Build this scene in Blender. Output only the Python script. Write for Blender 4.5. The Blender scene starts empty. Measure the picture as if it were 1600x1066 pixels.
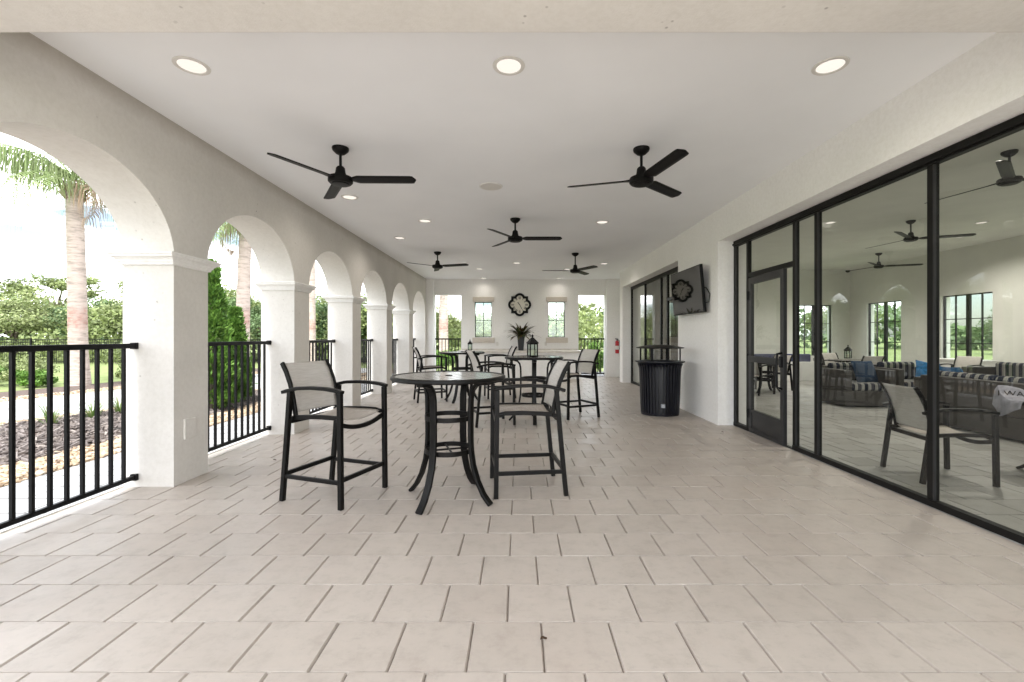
import bpy, math, random
import numpy as np
from mathutils import Vector, Matrix
R = math.radians
sc = bpy.context.scene
col = sc.collection
PI = math.pi

# ------------------------------------------------------------------ helpers
class MB:
    def __init__(s): s.v = []; s.f = []; s.sm = []
    def add(s, vs, fs, smooth=False):
        o = len(s.v); s.v += [tuple(p) for p in vs]
        for f in fs: s.f.append(tuple(i + o for i in f)); s.sm.append(smooth)
        return s
    def box(s, a, b, M=None):
        x0, y0, z0 = a; x1, y1, z1 = b
        vs = [(x0,y0,z0),(x1,y0,z0),(x1,y1,z0),(x0,y1,z0),(x0,y0,z1),(x1,y0,z1),(x1,y1,z1),(x0,y1,z1)]
        if M is not None: vs = [tuple(M @ Vector(p)) for p in vs]
        return s.add(vs, [(0,3,2,1),(4,5,6,7),(0,1,5,4),(1,2,6,5),(2,3,7,6),(3,0,4,7)])
    def sweep(s, path, lat, w, h, smooth=False):
        """rectangular section swept along a planar path; lat = constant sideways axis"""
        lat = Vector(lat).normalized(); P = [Vector(p) for p in path]; n = len(P); vs = []
        for i, p in enumerate(P):
            t = (P[min(i+1,n-1)] - P[max(i-1,0)]).normalized()
            nn = t.cross(lat).normalized()
            for a, b in ((-1,-1),(1,-1),(1,1),(-1,1)): vs.append(p + lat*(a*w/2) + nn*(b*h/2))
        fs = [(0,1,2,3), tuple(4*(n-1)+k for k in (3,2,1,0))]
        for i in range(n-1):
            for k in range(4):
                k2 = (k+1) % 4; fs.append((4*i+k, 4*i+4+k, 4*i+4+k2, 4*i+k2))
        return s.add(vs, fs, smooth)
    def tube(s, path, r, seg=10, caps=True):
        P = [Vector(p) for p in path]; n = len(P); vs = []
        rr = r if isinstance(r, (list, tuple)) else [r]*n
        ref = Vector((0,0,1)) if abs((P[-1]-P[0]).normalized().z) < .9 else Vector((1,0,0))
        for i, p in enumerate(P):
            t = (P[min(i+1,n-1)] - P[max(i-1,0)]).normalized()
            a = t.cross(ref).normalized(); b = a.cross(t).normalized()
            for k in range(seg):
                q = 2*PI*k/seg; vs.append(p + a*(math.cos(q)*rr[i]) + b*(math.sin(q)*rr[i]))
        fs = []
        for i in range(n-1):
            for k in range(seg):
                k2 = (k+1) % seg; fs.append((i*seg+k, i*seg+k2, (i+1)*seg+k2, (i+1)*seg+k))
        s.add(vs, fs, True)
        if caps:
            s.add(vs[:seg], [tuple(range(seg-1,-1,-1))]); s.add(vs[-seg:], [tuple(range(seg))])
        return s
    def lathe(s, prof, seg=32, c=(0,0,0), phase=0):
        vs = []; n = len(prof)
        for r, z in prof:
            for k in range(seg):
                q = 2*PI*(k+phase)/seg; vs.append((c[0]+r*math.cos(q), c[1]+r*math.sin(q), c[2]+z))
        fs = []
        for i in range(n-1):
            for k in range(seg):
                k2 = (k+1) % seg; fs.append((i*seg+k, i*seg+k2, (i+1)*seg+k2, (i+1)*seg+k))
        s.add(vs, fs, seg > 8)
        if prof[0][0] > 1e-5: s.add(vs[:seg], [tuple(range(seg-1,-1,-1))])
        if prof[-1][0] > 1e-5: s.add(vs[-seg:], [tuple(range(seg))])
        return s
    def grid(s, fn, nu, nv, smooth=True):
        vs = [fn(i/nu, j/nv) for j in range(nv+1) for i in range(nu+1)]
        w = nu+1
        return s.add(vs, [(j*w+i, j*w+i+1, (j+1)*w+i+1, (j+1)*w+i) for j in range(nv) for i in range(nu)], smooth)
    def prism(s, poly, fn, d0, d1):
        """2D outline poly -> fn(u, v, d); fan-free n-gon caps"""
        n = len(poly)
        vs = [fn(u, v, d0) for u, v in poly] + [fn(u, v, d1) for u, v in poly]
        fs = [tuple(range(n-1,-1,-1)), tuple(range(n, 2*n))] + [(i, (i+1)%n, n+(i+1)%n, n+i) for i in range(n)]
        return s.add(vs, fs)
    def ring(s, outer, inner, fn, d0, d1):
        n = len(outer); vs = []
        for d in (d0, d1):
            vs += [fn(u,v,d) for u,v in outer] + [fn(u,v,d) for u,v in inner]
        fs = []
        for i in range(n):
            j = (i+1) % n
            fs += [(j, i, n+i, n+j), (2*n+i, 2*n+j, 3*n+j, 3*n+i), (i, j, 2*n+j, 2*n+i), (n+j, n+i, 3*n+i, 3*n+j)]
        return s.add(vs, fs)
    def build(s, name, m, parent=None, bevel=0, solid=0, subsurf=0, sharp=35):
        me = bpy.data.meshes.new(name); me.from_pydata(s.v, [], s.f)
        me.polygons.foreach_set('use_smooth', s.sm)
        me.materials.append(m); me.update()
        if any(s.sm):
            try: me.set_sharp_from_angle(angle=R(sharp))
            except Exception: pass
        return link(name, me, parent, bevel, solid, subsurf)

def link(name, me, parent=None, bevel=0, solid=0, subsurf=0):
    o = bpy.data.objects.new(name, me); col.objects.link(o)
    if parent is not None: o.parent = parent
    if solid:
        q = o.modifiers.new('solid', 'SOLIDIFY'); q.thickness = solid; q.offset = 0
    if subsurf:
        q = o.modifiers.new('sub', 'SUBSURF'); q.levels = q.render_levels = subsurf
    if bevel:
        q = o.modifiers.new('bevel', 'BEVEL'); q.width = bevel; q.segments = 2; q.limit_method = 'ANGLE'; q.angle_limit = R(40)
    return o
def npmesh(name, V, F, m, parent=None, smooth=False):
    me = bpy.data.meshes.new(name)
    V = np.asarray(V, dtype=np.float32); F = np.asarray(F, dtype=np.int32)
    k = F.shape[1]
    me.vertices.add(len(V)); me.vertices.foreach_set('co', V.ravel())
    me.loops.add(F.size); me.loops.foreach_set('vertex_index', F.ravel())
    me.polygons.add(len(F)); me.polygons.foreach_set('loop_start', np.arange(0, F.size, k, dtype=np.int32))
    me.polygons.foreach_set('use_smooth', [smooth]*len(F))
    me.materials.append(m); me.update(calc_edges=True); me.validate()
    return link(name, me, parent)
def tag(o, label=None, cat=None, group=None, kind=None):
    if label: o['label'] = label
    if cat: o['category'] = cat
    if group: o['group'] = group
    if kind: o['kind'] = kind
    return o
def thing(name, label, cat, loc=(0,0,0), rz=0, group=None):
    o = bpy.data.objects.new(name, None); col.objects.link(o); o.empty_display_size = .1
    o.location = loc; o.rotation_euler = (0,0,rz)
    return tag(o, label, cat, group)
def copy_tree(o, parent=None):
    c = o.copy(); col.objects.link(c); c.parent = parent
    for ch in [x for x in col.objects if x.parent is o]: copy_tree(ch, c)
    return c
def place(o, loc, rz=0, scale=None, label=None):
    o.location = loc; o.rotation_euler = (0,0,rz)
    if scale: o.scale = scale if isinstance(scale, tuple) else (scale,)*3
    if label: o['label'] = label
    return o
def wallgrid(mb, ax, p0, p1, ub, zb, solid):
    """wall slab with rectangular holes. ax 'x': plane x=p0..p1, u along y; ax 'y': plane y, u along x"""
    def P(u, z, p): return (p, u, z) if ax == 'x' else (u, p, z)
    nu, nz = len(ub)-1, len(zb)-1
    S = [[bool(solid((ub[i]+ub[i+1])/2, (zb[j]+zb[j+1])/2)) for j in range(nz)] for i in range(nu)]
    g = lambda i, j: 0 <= i < nu and 0 <= j < nz and S[i][j]
    for i in range(nu):
        for j in range(nz):
            if not S[i][j]: continue
            a, b, c, d = ub[i], ub[i+1], zb[j], zb[j+1]
            mb.add([P(a,c,p0),P(b,c,p0),P(b,d,p0),P(a,d,p0)], [(0,1,2,3)])
            mb.add([P(a,c,p1),P(b,c,p1),P(b,d,p1),P(a,d,p1)], [(3,2,1,0)])
            if not g(i-1,j): mb.add([P(a,c,p0),P(a,c,p1),P(a,d,p1),P(a,d,p0)], [(3,2,1,0)])
            if not g(i+1,j): mb.add([P(b,c,p0),P(b,c,p1),P(b,d,p1),P(b,d,p0)], [(0,1,2,3)])
            if not g(i,j-1): mb.add([P(a,c,p0),P(b,c,p0),P(b,c,p1),P(a,c,p1)], [(0,1,2,3)])
            if not g(i,j+1): mb.add([P(a,d,p0),P(b,d,p0),P(b,d,p1),P(a,d,p1)], [(3,2,1,0)])
    return mb

# ------------------------------------------------------------------ materials
def newmat(name):
    m = bpy.data.materials.new(name); m.use_nodes = True
    nt = m.node_tree; b = nt.nodes['Principled BSDF']
    return m, nt, b
def N(nt, t, **kw):
    n = nt.nodes.new(t)
    for k, v in kw.items():
        if k in n.inputs.keys() if hasattr(n.inputs, 'keys') else False: n.inputs[k].default_value = v
        else:
            try: setattr(n, k, v)
            except Exception: pass
    return n
def coords(nt, scale=(1,1,1), kind='Object'):
    tc = nt.nodes.new('ShaderNodeTexCoord'); mp = nt.nodes.new('ShaderNodeMapping')
    mp.inputs['Scale'].default_value = scale
    nt.links.new(tc.outputs[kind], mp.inputs['Vector']); return mp.outputs['Vector']
def noise(nt, vec, scale, detail=4, rough=.55):
    n = nt.nodes.new('ShaderNodeTexNoise'); n.inputs['Scale'].default_value = scale
    n.inputs['Detail'].default_value = detail; n.inputs['Roughness'].default_value = rough
    nt.links.new(vec, n.inputs['Vector']); return n.outputs['Fac']
def ramp(nt, fac, stops):
    r = nt.nodes.new('ShaderNodeValToRGB'); e = r.color_ramp.elements
    while len(e) < len(stops): e.new(.5)
    for k, (p, c) in enumerate(stops):
        e[k].position = p; e[k].color = (*c, 1) if len(c) == 3 else c
    nt.links.new(fac, r.inputs['Fac']); return r.outputs['Color']
def mixc(nt, fac, a, b, mode='MIX'):
    m = nt.nodes.new('ShaderNodeMix'); m.data_type = 'RGBA'; m.blend_type = mode
    for v, i in ((fac, 0), (a, 6), (b, 7)):
        if hasattr(v, 'is_linked') or hasattr(v, 'links'): nt.links.new(v, m.inputs[i])
        else: m.inputs[i].default_value = v if i == 0 else ((*v, 1) if len(v) == 3 else v)
    return m.outputs[2]
def bump(nt, b, h, strength, dist=.01):
    n = nt.nodes.new('ShaderNodeBump'); n.inputs['Strength'].default_value = strength; n.inputs['Distance'].default_value = dist
    nt.links.new(h, n.inputs['Height']); nt.links.new(n.outputs['Normal'], b.inputs['Normal'])
def plain(name, c, rough=.5, spec=.5, metal=0, vary=.12, scale=8, bmp=0, bscale=200):
    m, nt, b = newmat(name); b.inputs['Roughness'].default_value = rough
    b.inputs['Specular IOR Level'].default_value = spec; b.inputs['Metallic'].default_value = metal
    v = coords(nt); f = noise(nt, v, scale)
    nt.links.new(ramp(nt, f, [(.3, tuple(x*(1-vary) for x in c)), (.7, tuple(min(1,x*(1+vary)) for x in c))]), b.inputs['Base Color'])
    if bmp: bump(nt, b, noise(nt, v, bscale, 3), bmp, .004)
    return m
def stucco(name, c, specks=True, stain=.10):
    m, nt, b = newmat(name); b.inputs['Roughness'].default_value = .88; b.inputs['Specular IOR Level'].default_value = .2
    v = coords(nt)
    big = ramp(nt, noise(nt, v, 1.3, 5, .6), [(.3, tuple(x*(1-stain) for x in c)), (.65, c)])
    fine = ramp(nt, noise(nt, v, 26, 4, .7), [(.3, (.93,.925,.915)), (.6, (1,1,1))])
    cc = mixc(nt, 1.0, big, fine, 'MULTIPLY')
    if specks:
        vo = nt.nodes.new('ShaderNodeTexVoronoi'); vo.inputs['Scale'].default_value = 13; nt.links.new(v, vo.inputs['Vector'])
        d = ramp(nt, vo.outputs['Distance'], [(.07, (1,1,1)), (.14, (0,0,0))])
        k = ramp(nt, noise(nt, v, 2.2, 3, .6), [(.54, (0,0,0)), (.62, (.6,.6,.6))])
        cc = mixc(nt, mixc(nt, 1.0, d, k, 'MULTIPLY'), cc, (.16,.14,.12))
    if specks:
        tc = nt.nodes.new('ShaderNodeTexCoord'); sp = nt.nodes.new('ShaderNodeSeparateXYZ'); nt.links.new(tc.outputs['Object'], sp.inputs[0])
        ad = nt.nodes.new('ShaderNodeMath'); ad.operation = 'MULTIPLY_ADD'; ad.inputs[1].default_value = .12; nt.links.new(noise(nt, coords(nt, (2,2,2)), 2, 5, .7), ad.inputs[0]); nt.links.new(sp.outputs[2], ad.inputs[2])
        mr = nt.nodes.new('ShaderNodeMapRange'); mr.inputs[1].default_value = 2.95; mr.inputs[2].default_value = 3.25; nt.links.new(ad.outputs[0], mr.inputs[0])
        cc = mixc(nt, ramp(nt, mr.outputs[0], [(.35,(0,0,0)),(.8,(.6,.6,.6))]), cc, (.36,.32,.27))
    nt.links.new(cc, b.inputs['Base Color'])
    h = mixc(nt, .5, noise(nt, v, 120, 3), noise(nt, v, 24, 4))
    bump(nt, b, h, .35, .006)
    return m

M = {}
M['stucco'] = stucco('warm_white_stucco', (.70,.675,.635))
M['stucco_trim'] = stucco('smooth_stucco_trim', (.865,.855,.835), False, .05)
M['stucco_block'] = stucco('beige_cast_stone', (.62,.565,.50), False, .08)
M['ceiling'] = plain('ceiling_paint', (.87,.88,.89), .9, .15, vary=.028, scale=.8, bmp=.15, bscale=50)
M['room_wall'] = plain('room_wall_paint', (.72,.72,.67), .85, .2, vary=.04, scale=2)
M['black'] = plain('black_powder_coat', (.004,.004,.0045), .45, .18, vary=.2, scale=30, bmp=.05, bscale=400)
M['bronze'] = plain('dark_bronze_aluminium', (.0045,.004,.0036), .42, .18, vary=.2, scale=20, bmp=.05, bscale=400)
M['fan'] = plain('matt_black_fan', (.004,.0037,.0035), .5, .2, vary=.15, scale=14)
M['frame'] = plain('storefront_dark_anodised', (.006,.0057,.0052), .45, .2, vary=.2, scale=9)
M['door_grey'] = plain('door_grey_anodised', (.022,.022,.0225), .4, .4, vary=.12, scale=9)
M['navy_black'] = plain('bin_navy_black', (.005,.0055,.0105), .36, .4, vary=.25, scale=14)
M['pot'] = plain('pot_black', (.004,.0038,.004), .35, .5, vary=.2)
M['counter'] = plain('counter_stone', (.62,.58,.53), .4, .5, vary=.12, scale=9)
M['white'] = plain('white_plastic', (.75,.74,.71), .45, .5, vary=.03)
M['lamp_trim'] = plain('downlight_trim', (.68,.66,.62), .5, .4, vary=.03)
M['red'] = plain('extinguisher_red', (.42,.012,.018), .3, .5, vary=.12)
M['ivory'] = plain('clock_dial', (.78,.74,.65), .6, .3, vary=.06, scale=12)
M['numeral'] = plain('clock_ink', (.03,.026,.022), .6, .3, vary=.1)
M['candle'] = plain('candle_wax', (.75,.70,.58), .5, .4, vary=.04)
M['screen'] = plain('tv_screen', (.006,.0065,.0065), .03, .75, vary=.05)
M['pale_stone'] = plain('pale_bench_stone', (.62,.60,.56), .8, .3, vary=.1)
M['navy'] = plain('navy_vinyl', (.025,.032,.10), .5, .4, vary=.15)
M['navy_cloth'] = plain('navy_pillow', (.022,.045,.085), .9, .2, vary=.2, scale=20, bmp=.2, bscale=300)
M['blue_cloth'] = plain('blue_pillow', (.03,.15,.33), .9, .2, vary=.45, scale=16, bmp=.2, bscale=300)
M['teal_cloth'] = plain('teal_blue_pillow', (.018,.09,.20), .9, .2, vary=.3, scale=20, bmp=.2, bscale=300)
M['towel'] = plain('towel_lilac_white', (.33,.325,.37), .95, .1, vary=.1, scale=25, bmp=.4, bscale=220)
M['ink'] = plain('towel_print', (.015,.015,.018), .8, .2, vary=.1)
M['backdrop'] = plain('taupe_backdrop', (.13,.115,.095), .9, .1, vary=.25, scale=4, bmp=.3, bscale=90)
M['sticker'] = plain('bin_sticker', (.30,.32,.36), .5, .4, vary=.5, scale=60)

def sling(name, cols, tr_):
    m, nt, b = newmat(name); b.inputs['Roughness'].default_value = .75; b.inputs['Specular IOR Level'].default_value = .3
    v = coords(nt, (130, 7, 130)); a = noise(nt, v, 1.0, 2, .5)
    v2 = coords(nt, (30, 30, 30)); c = noise(nt, v2, 1, 2)
    nt.links.new(ramp(nt, a, list(zip((.3,.5,.72), cols))), b.inputs['Base Color'])
    w = nt.nodes.new('ShaderNodeTexChecker'); w.inputs['Scale'].default_value = 420; nt.links.new(coords(nt), w.inputs['Vector'])
    bump(nt, b, w.outputs['Fac'], .25, .001)
    # a woven mesh lets some of what lies behind it shine through
    tr = nt.nodes.new('ShaderNodeBsdfTransparent'); mx = nt.nodes.new('ShaderNodeMixShader'); mx.inputs[0].default_value = tr_
    out = nt.nodes['Material Output']
    nt.links.new(b.outputs[0], mx.inputs[1]); nt.links.new(tr.outputs[0], mx.inputs[2]); nt.links.new(mx.outputs[0], out.inputs[0])
    return m
M['sling'] = sling('woven_sling', ((.50,.47,.435),(.55,.52,.485),(.60,.575,.54)), .2)
M['sling_seat'] = sling('woven_sling_seat', ((.42,.375,.33),(.47,.425,.38),(.52,.475,.43)), .06)


def tabletop_mat():
    m, nt, b = newmat('bronze_painted_sheen'); b.inputs['Roughness'].default_value = .2; b.inputs['Specular IOR Level'].default_value = .6
    f = noise(nt, coords(nt), 14, 4)
    nt.links.new(ramp(nt, f, [(.3,(.22,.205,.19)),(.7,(.28,.265,.245))]), b.inputs['Base Color'])  # grazing reflection on dark bronze put in as a lighter base colour
    return m
M['tabletop'] = tabletop_mat()

def glass(name, tint, f0=.05, boost=1.0, haze=0):
    """thin pane: tinted see-through plus a mirror term rising at grazing angles (Schlick), the same from either side"""
    m = bpy.data.materials.new(name); m.use_nodes = True; nt = m.node_tree; nt.nodes.clear()
    out = nt.nodes.new('ShaderNodeOutputMaterial'); t = nt.nodes.new('ShaderNodeBsdfTransparent'); g = nt.nodes.new('ShaderNodeBsdfGlossy')
    t.inputs['Color'].default_value = (*tint, 1); g.inputs['Roughness'].default_value = .004; g.inputs['Color'].default_value = (.95,.97,.95,1)
    ge = nt.nodes.new('ShaderNodeNewGeometry'); dp = nt.nodes.new('ShaderNodeVectorMath'); dp.operation = 'DOT_PRODUCT'
    nt.links.new(ge.outputs['Normal'], dp.inputs[0]); nt.links.new(ge.outputs['Incoming'], dp.inputs[1])
    def ma(op, x, y=None):
        n = nt.nodes.new('ShaderNodeMath'); n.operation = op; nt.links.new(x, n.inputs[0])
        if y is not None: n.inputs[1].default_value = y
        return n
    ab = ma('ABSOLUTE', dp.outputs['Value']); om = nt.nodes.new('ShaderNodeMath'); om.operation = 'SUBTRACT'; om.inputs[0].default_value = 1; nt.links.new(ab.outputs[0], om.inputs[1])
    pw = ma('POWER', om.outputs[0], 5); mu = ma('MULTIPLY', pw.outputs[0], 1-f0); ad = ma('ADD', mu.outputs[0], f0); bo = ma('MULTIPLY', ad.outputs[0], boost); bo.use_clamp = True
    mx = nt.nodes.new('ShaderNodeMixShader')
    nt.links.new(bo.outputs[0], mx.inputs[0])
    base = t.outputs[0]
    if haze:      # hazy veil and reflection streaks put in as pale diffuse
        df = nt.nodes.new('ShaderNodeBsdfDiffuse'); df.inputs['Color'].default_value = (.75,.75,.72,1)
        m0 = nt.nodes.new('ShaderNodeMixShader'); f = noise(nt, coords(nt, (1,1.6,.7)), 2.2, 5, .6)
        rp = ramp(nt, f, [(.35,(haze*.5,)*3),(.7,(haze*1.7,)*3)]); nt.links.new(rp, m0.inputs[0])
        nt.links.new(base, m0.inputs[1]); nt.links.new(df.outputs[0], m0.inputs[2]); base = m0.outputs[0]
    nt.links.new(base, mx.inputs[1]); nt.links.new(g.outputs[0], mx.inputs[2]); nt.links.new(mx.outputs[0], out.inputs[0])
    return m
M['glass'] = glass('storefront_tinted_glass', (.74,.75,.72), .045, 1.0, .014)
M['glass_clear'] = glass('window_glass', (.84,.91,.87), .05, 1.0)

def tile(name, c0, c1, c2, rough, stains=True):
    m, nt, b = newmat(name)
    b.inputs['Specular IOR Level'].default_value = .45
    g = nt.nodes.new('ShaderNodeNewGeometry')
    v = coords(nt)
    isl = ramp(nt, g.outputs['Random Per Island'], [(0, c0), (.5, c1), (1, c2)])
    mott = ramp(nt, noise(nt, v, 9, 8, .72), [(.3, (.86,.85,.84)), (.5, (1,1,1)), (.7, (1.05,1.045,1.04))])
    cc = mixc(nt, 1.0, isl, mott, 'MULTIPLY')
    if stains:
        st = ramp(nt, noise(nt, v, .8, 5, .65), [(.48, (0,0,0)), (.75, (.35,.35,.35))])
        cc = mixc(nt, st, cc, tuple(x*y for x, y in zip(c1, (.95,.86,.83))))
        vo = nt.nodes.new('ShaderNodeTexVoronoi'); vo.inputs['Scale'].default_value = 2.3; nt.links.new(v, vo.inputs['Vector'])
        cc = mixc(nt, ramp(nt, vo.outputs['Distance'], [(.012,(.7,.7,.7)),(.022,(0,0,0))]), cc, (.10,.085,.075))
        sm = ramp(nt, noise(nt, coords(nt, (5,9,1)), 2.2, 7, .75), [(.55,(0,0,0)),(.72,(.6,.6,.6))])
        cc = mixc(nt, sm, cc, tuple(x*.74 for x in c1))
    nt.links.new(cc, b.inputs['Base Color'])
    rr = ramp(nt, noise(nt, v, 3, 4), [(.3, (rough-.08,)*3), (.7, (rough+.1,)*3)])
    nt.links.new(rr, b.inputs['Roughness'])
    bump(nt, b, mixc(nt, .5, noise(nt, v, 60, 4, .65), noise(nt, v, 9, 4)), .12, .006)
    return m
M['tile'] = tile('pressed_concrete_paver', (.405,.360,.318), (.422,.376,.333), (.44,.393,.35), .40)
M['room_tile'] = tile('grey_room_paver', (.27,.265,.245), (.32,.315,.295), (.37,.365,.345), .42, False)
M['grout'] = plain('paver_joint_sand', (.17,.145,.125), .95, .1, vary=.2, scale=14)

def brick_sheet(name, c1, c2, mortar, w, h, msize=.012, off=.5, rough=.8, rot=0):
    m, nt, b = newmat(name); b.inputs['Roughness'].default_value = rough
    tc = nt.nodes.new('ShaderNodeTexCoord'); mp = nt.nodes.new('ShaderNodeMapping'); mp.inputs['Rotation'].default_value = (0,0,rot)
    nt.links.new(tc.outputs['Object'], mp.inputs['Vector'])
    br = nt.nodes.new('ShaderNodeTexBrick'); br.inputs['Scale'].default_value = 1
    br.inputs['Brick Width'].default_value = w; br.inputs['Row Height'].default_value = h; br.inputs['Mortar Size'].default_value = msize
    br.offset = off
    br.inputs['Color1'].default_value = (*c1,1); br.inputs['Color2'].default_value = (*c2,1); br.inputs['Mortar'].default_value = (*mortar,1)
    nt.links.new(mp.outputs['Vector'], br.inputs['Vector'])
    f = ramp(nt, noise(nt, mp.outputs['Vector'], 5, 5, .65), [(.3,(.86,.86,.86)),(.7,(1.04,1.04,1.04))])
    nt.links.new(mixc(nt, 1.0, br.outputs['Color'], f, 'MULTIPLY'), b.inputs['Base Color'])
    return m
M['out_paver'] = brick_sheet('grey_white_pavers', (.24,.24,.245), (.28,.28,.28), (.09,.088,.085), .62, .31, .010)
M['path'] = brick_sheet('pale_path_pavers', (.28,.28,.275), (.31,.31,.305), (.20,.195,.19), .4, .2, .010, rot=.5)

M['deck'] = brick_sheet('bounce_deck_pavers', (.52,.51,.49), (.56,.55,.53), (.35,.33,.31), .4, .4, .008)
def wicker():
    m, nt, b = newmat('dark_wicker'); b.inputs['Roughness'].default_value = .5
    v = coords(nt, (1,1,1)); ck = nt.nodes.new('ShaderNodeTexChecker'); ck.inputs['Scale'].default_value = 55; nt.links.new(v, ck.inputs['Vector'])
    ck.inputs['Color1'].default_value = (.018,.015,.013,1); ck.inputs['Color2'].default_value = (.05,.043,.036,1)
    nt.links.new(mixc(nt, .5, ck.outputs['Color'], ramp(nt, noise(nt, v, 12, 4), [(.3,(.03,.026,.022)),(.7,(.06,.052,.046))])), b.inputs['Base Color'])
    bump(nt, b, ck.outputs['Fac'], .6, .004); return m
M['wicker'] = wicker()
def stripes(name, axis):
    m, nt, b = newmat(name); b.inputs['Roughness'].default_value = .9; b.inputs['Specular IOR Level'].default_value = .2
    tc = nt.nodes.new('ShaderNodeTexCoord'); sp = nt.nodes.new('ShaderNodeSeparateXYZ'); nt.links.new(tc.outputs['Object'], sp.inputs[0])
    a = nt.nodes.new('ShaderNodeMath'); a.operation = 'MULTIPLY'; a.inputs[1].default_value = 8.2; nt.links.new(sp.outputs[axis], a.inputs[0])
    f = nt.nodes.new('ShaderNodeMath'); f.operation = 'FRACT'; nt.links.new(a.outputs[0], f.inputs[0])
    r = nt.nodes.new('ShaderNodeValToRGB'); r.color_ramp.interpolation = 'CONSTANT'; e = r.color_ramp.elements
    e[0].position = 0; e[0].color = (.012,.016,.030,1); e[1].position = .56; e[1].color = (.27,.265,.24,1)
    x = e.new(.68); x.color = (.17,.175,.17,1); x = e.new(.74); x.color = (.27,.265,.24,1)
    nt.links.new(f.outputs[0], r.inputs['Fac']); nt.links.new(r.outputs['Color'], b.inputs['Base Color']); return m
M['stripe_x'] = stripes('navy_cream_stripe', 0)
M['stripe_y'] = stripes('navy_cream_stripe_turned', 1)

def emit(name, c, s):
    m = bpy.data.materials.new(name); m.use_nodes = True; nt = m.node_tree; nt.nodes.clear()
    o = nt.nodes.new('ShaderNodeOutputMaterial'); e = nt.nodes.new('ShaderNodeEmission'); e.inputs['Color'].default_value = (*c,1); e.inputs['Strength'].default_value = s
    nt.links.new(e.outputs[0], o.inputs[0]); return m
M['lamp'] = emit('downlight_lens', (1,.92,.82), .185)

def leafmat(name, cols, rough=.55, trans=.25):
    m, nt, b = newmat(name); b.inputs['Roughness'].default_value = rough; b.inputs['Specular IOR Level'].default_value = .3
    g = nt.nodes.new('ShaderNodeNewGeometry')
    n = len(cols)
    c = ramp(nt, g.outputs['Random Per Island'], [(k/(n-1), q) for k, q in enumerate(cols)])
    big = ramp(nt, noise(nt, coords(nt), .7, 3), [(.35,(.72,.74,.72)),(.65,(1.2,1.18,1.1))])
    cc = mixc(nt, 1.0, c, big, 'MULTIPLY')
    nt.links.new(cc, b.inputs['Base Color'])
    t = nt.nodes.new('ShaderNodeBsdfTranslucent'); nt.links.new(cc, t.inputs['Color'])
    mx = nt.nodes.new('ShaderNodeMixShader'); mx.inputs[0].default_value = trans
    nt.links.new(b.outputs[0], mx.inputs[1]); nt.links.new(t.outputs[0], mx.inputs[2]); nt.links.new(mx.outputs[0], nt.nodes['Material Output'].inputs[0])
    return m
M['leaf_oak'] = leafmat('oak_leaves', [(.12,.155,.055),(.16,.205,.07),(.20,.245,.09),(.14,.17,.075)])
M['leaf_pale'] = leafmat('pale_leaves', [(.16,.20,.075),(.20,.245,.095),(.235,.27,.125),(.18,.215,.10)])
M['leaf_dark'] = leafmat('dark_leaves', [(.075,.125,.052),(.10,.16,.065),(.13,.19,.075),(.085,.14,.062)])
M['leaf_conifer'] = leafmat('arborvitae_sprays', [(.06,.14,.025),(.10,.21,.035),(.16,.29,.05),(.075,.165,.03)])
M['leaf_bush'] = leafmat('bush_leaves', [(.06,.13,.02),(.10,.20,.03),(.14,.25,.05)])
M['grass_blade'] = leafmat('grass_blades', [(.08,.15,.03),(.12,.20,.05),(.16,.22,.07),(.19,.18,.09)])
M['palm_leaf'] = leafmat('palm_leaflets', [(.13,.19,.07),(.19,.25,.10),(.25,.29,.15),(.16,.22,.085)])
M['palm_dead'] = leafmat('dry_palm_leaflets', [(.24,.17,.12),(.30,.22,.16),(.20,.145,.105)])
M['plant_leaf'] = leafmat('bromeliad_leaves', [(.030,.045,.014),(.06,.06,.018),(.10,.055,.022),(.02,.028,.014)], .4, .1)
M['lawn'] = plain('lawn_grass', (.15,.185,.075), .95, .1, vary=.3, scale=3.5, bmp=.6, bscale=60)
M['gravel_bed'] = plain('gravel_bed', (.20,.15,.10), .95, .1, vary=.35, scale=30)
M['mulch_bed'] = plain('mulch_bed', (.085,.066,.057), .95, .1, vary=.4, scale=26, bmp=.6, bscale=60)
def islandmat(name, cols, rough=.8):
    m, nt, b = newmat(name); b.inputs['Roughness'].default_value = rough; g = nt.nodes.new('ShaderNodeNewGeometry'); n = len(cols)
    nt.links.new(ramp(nt, g.outputs['Random Per Island'], [(k/(n-1), q) for k, q in enumerate(cols)]), b.inputs['Base Color']); return m
M['dry_leaf'] = plain('dry_leaf', (.07,.045,.03), .85, .2, vary=.4, scale=60)
M['pebble'] = islandmat('river_pebbles', [(.10,.065,.04),(.25,.18,.11),(.34,.27,.19),(.19,.13,.075),(.42,.36,.28)])
M['chip'] = islandmat('mulch_chips', [(.05,.04,.036),(.10,.083,.076),(.15,.13,.122),(.075,.058,.05),(.22,.19,.17)], .95)

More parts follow.
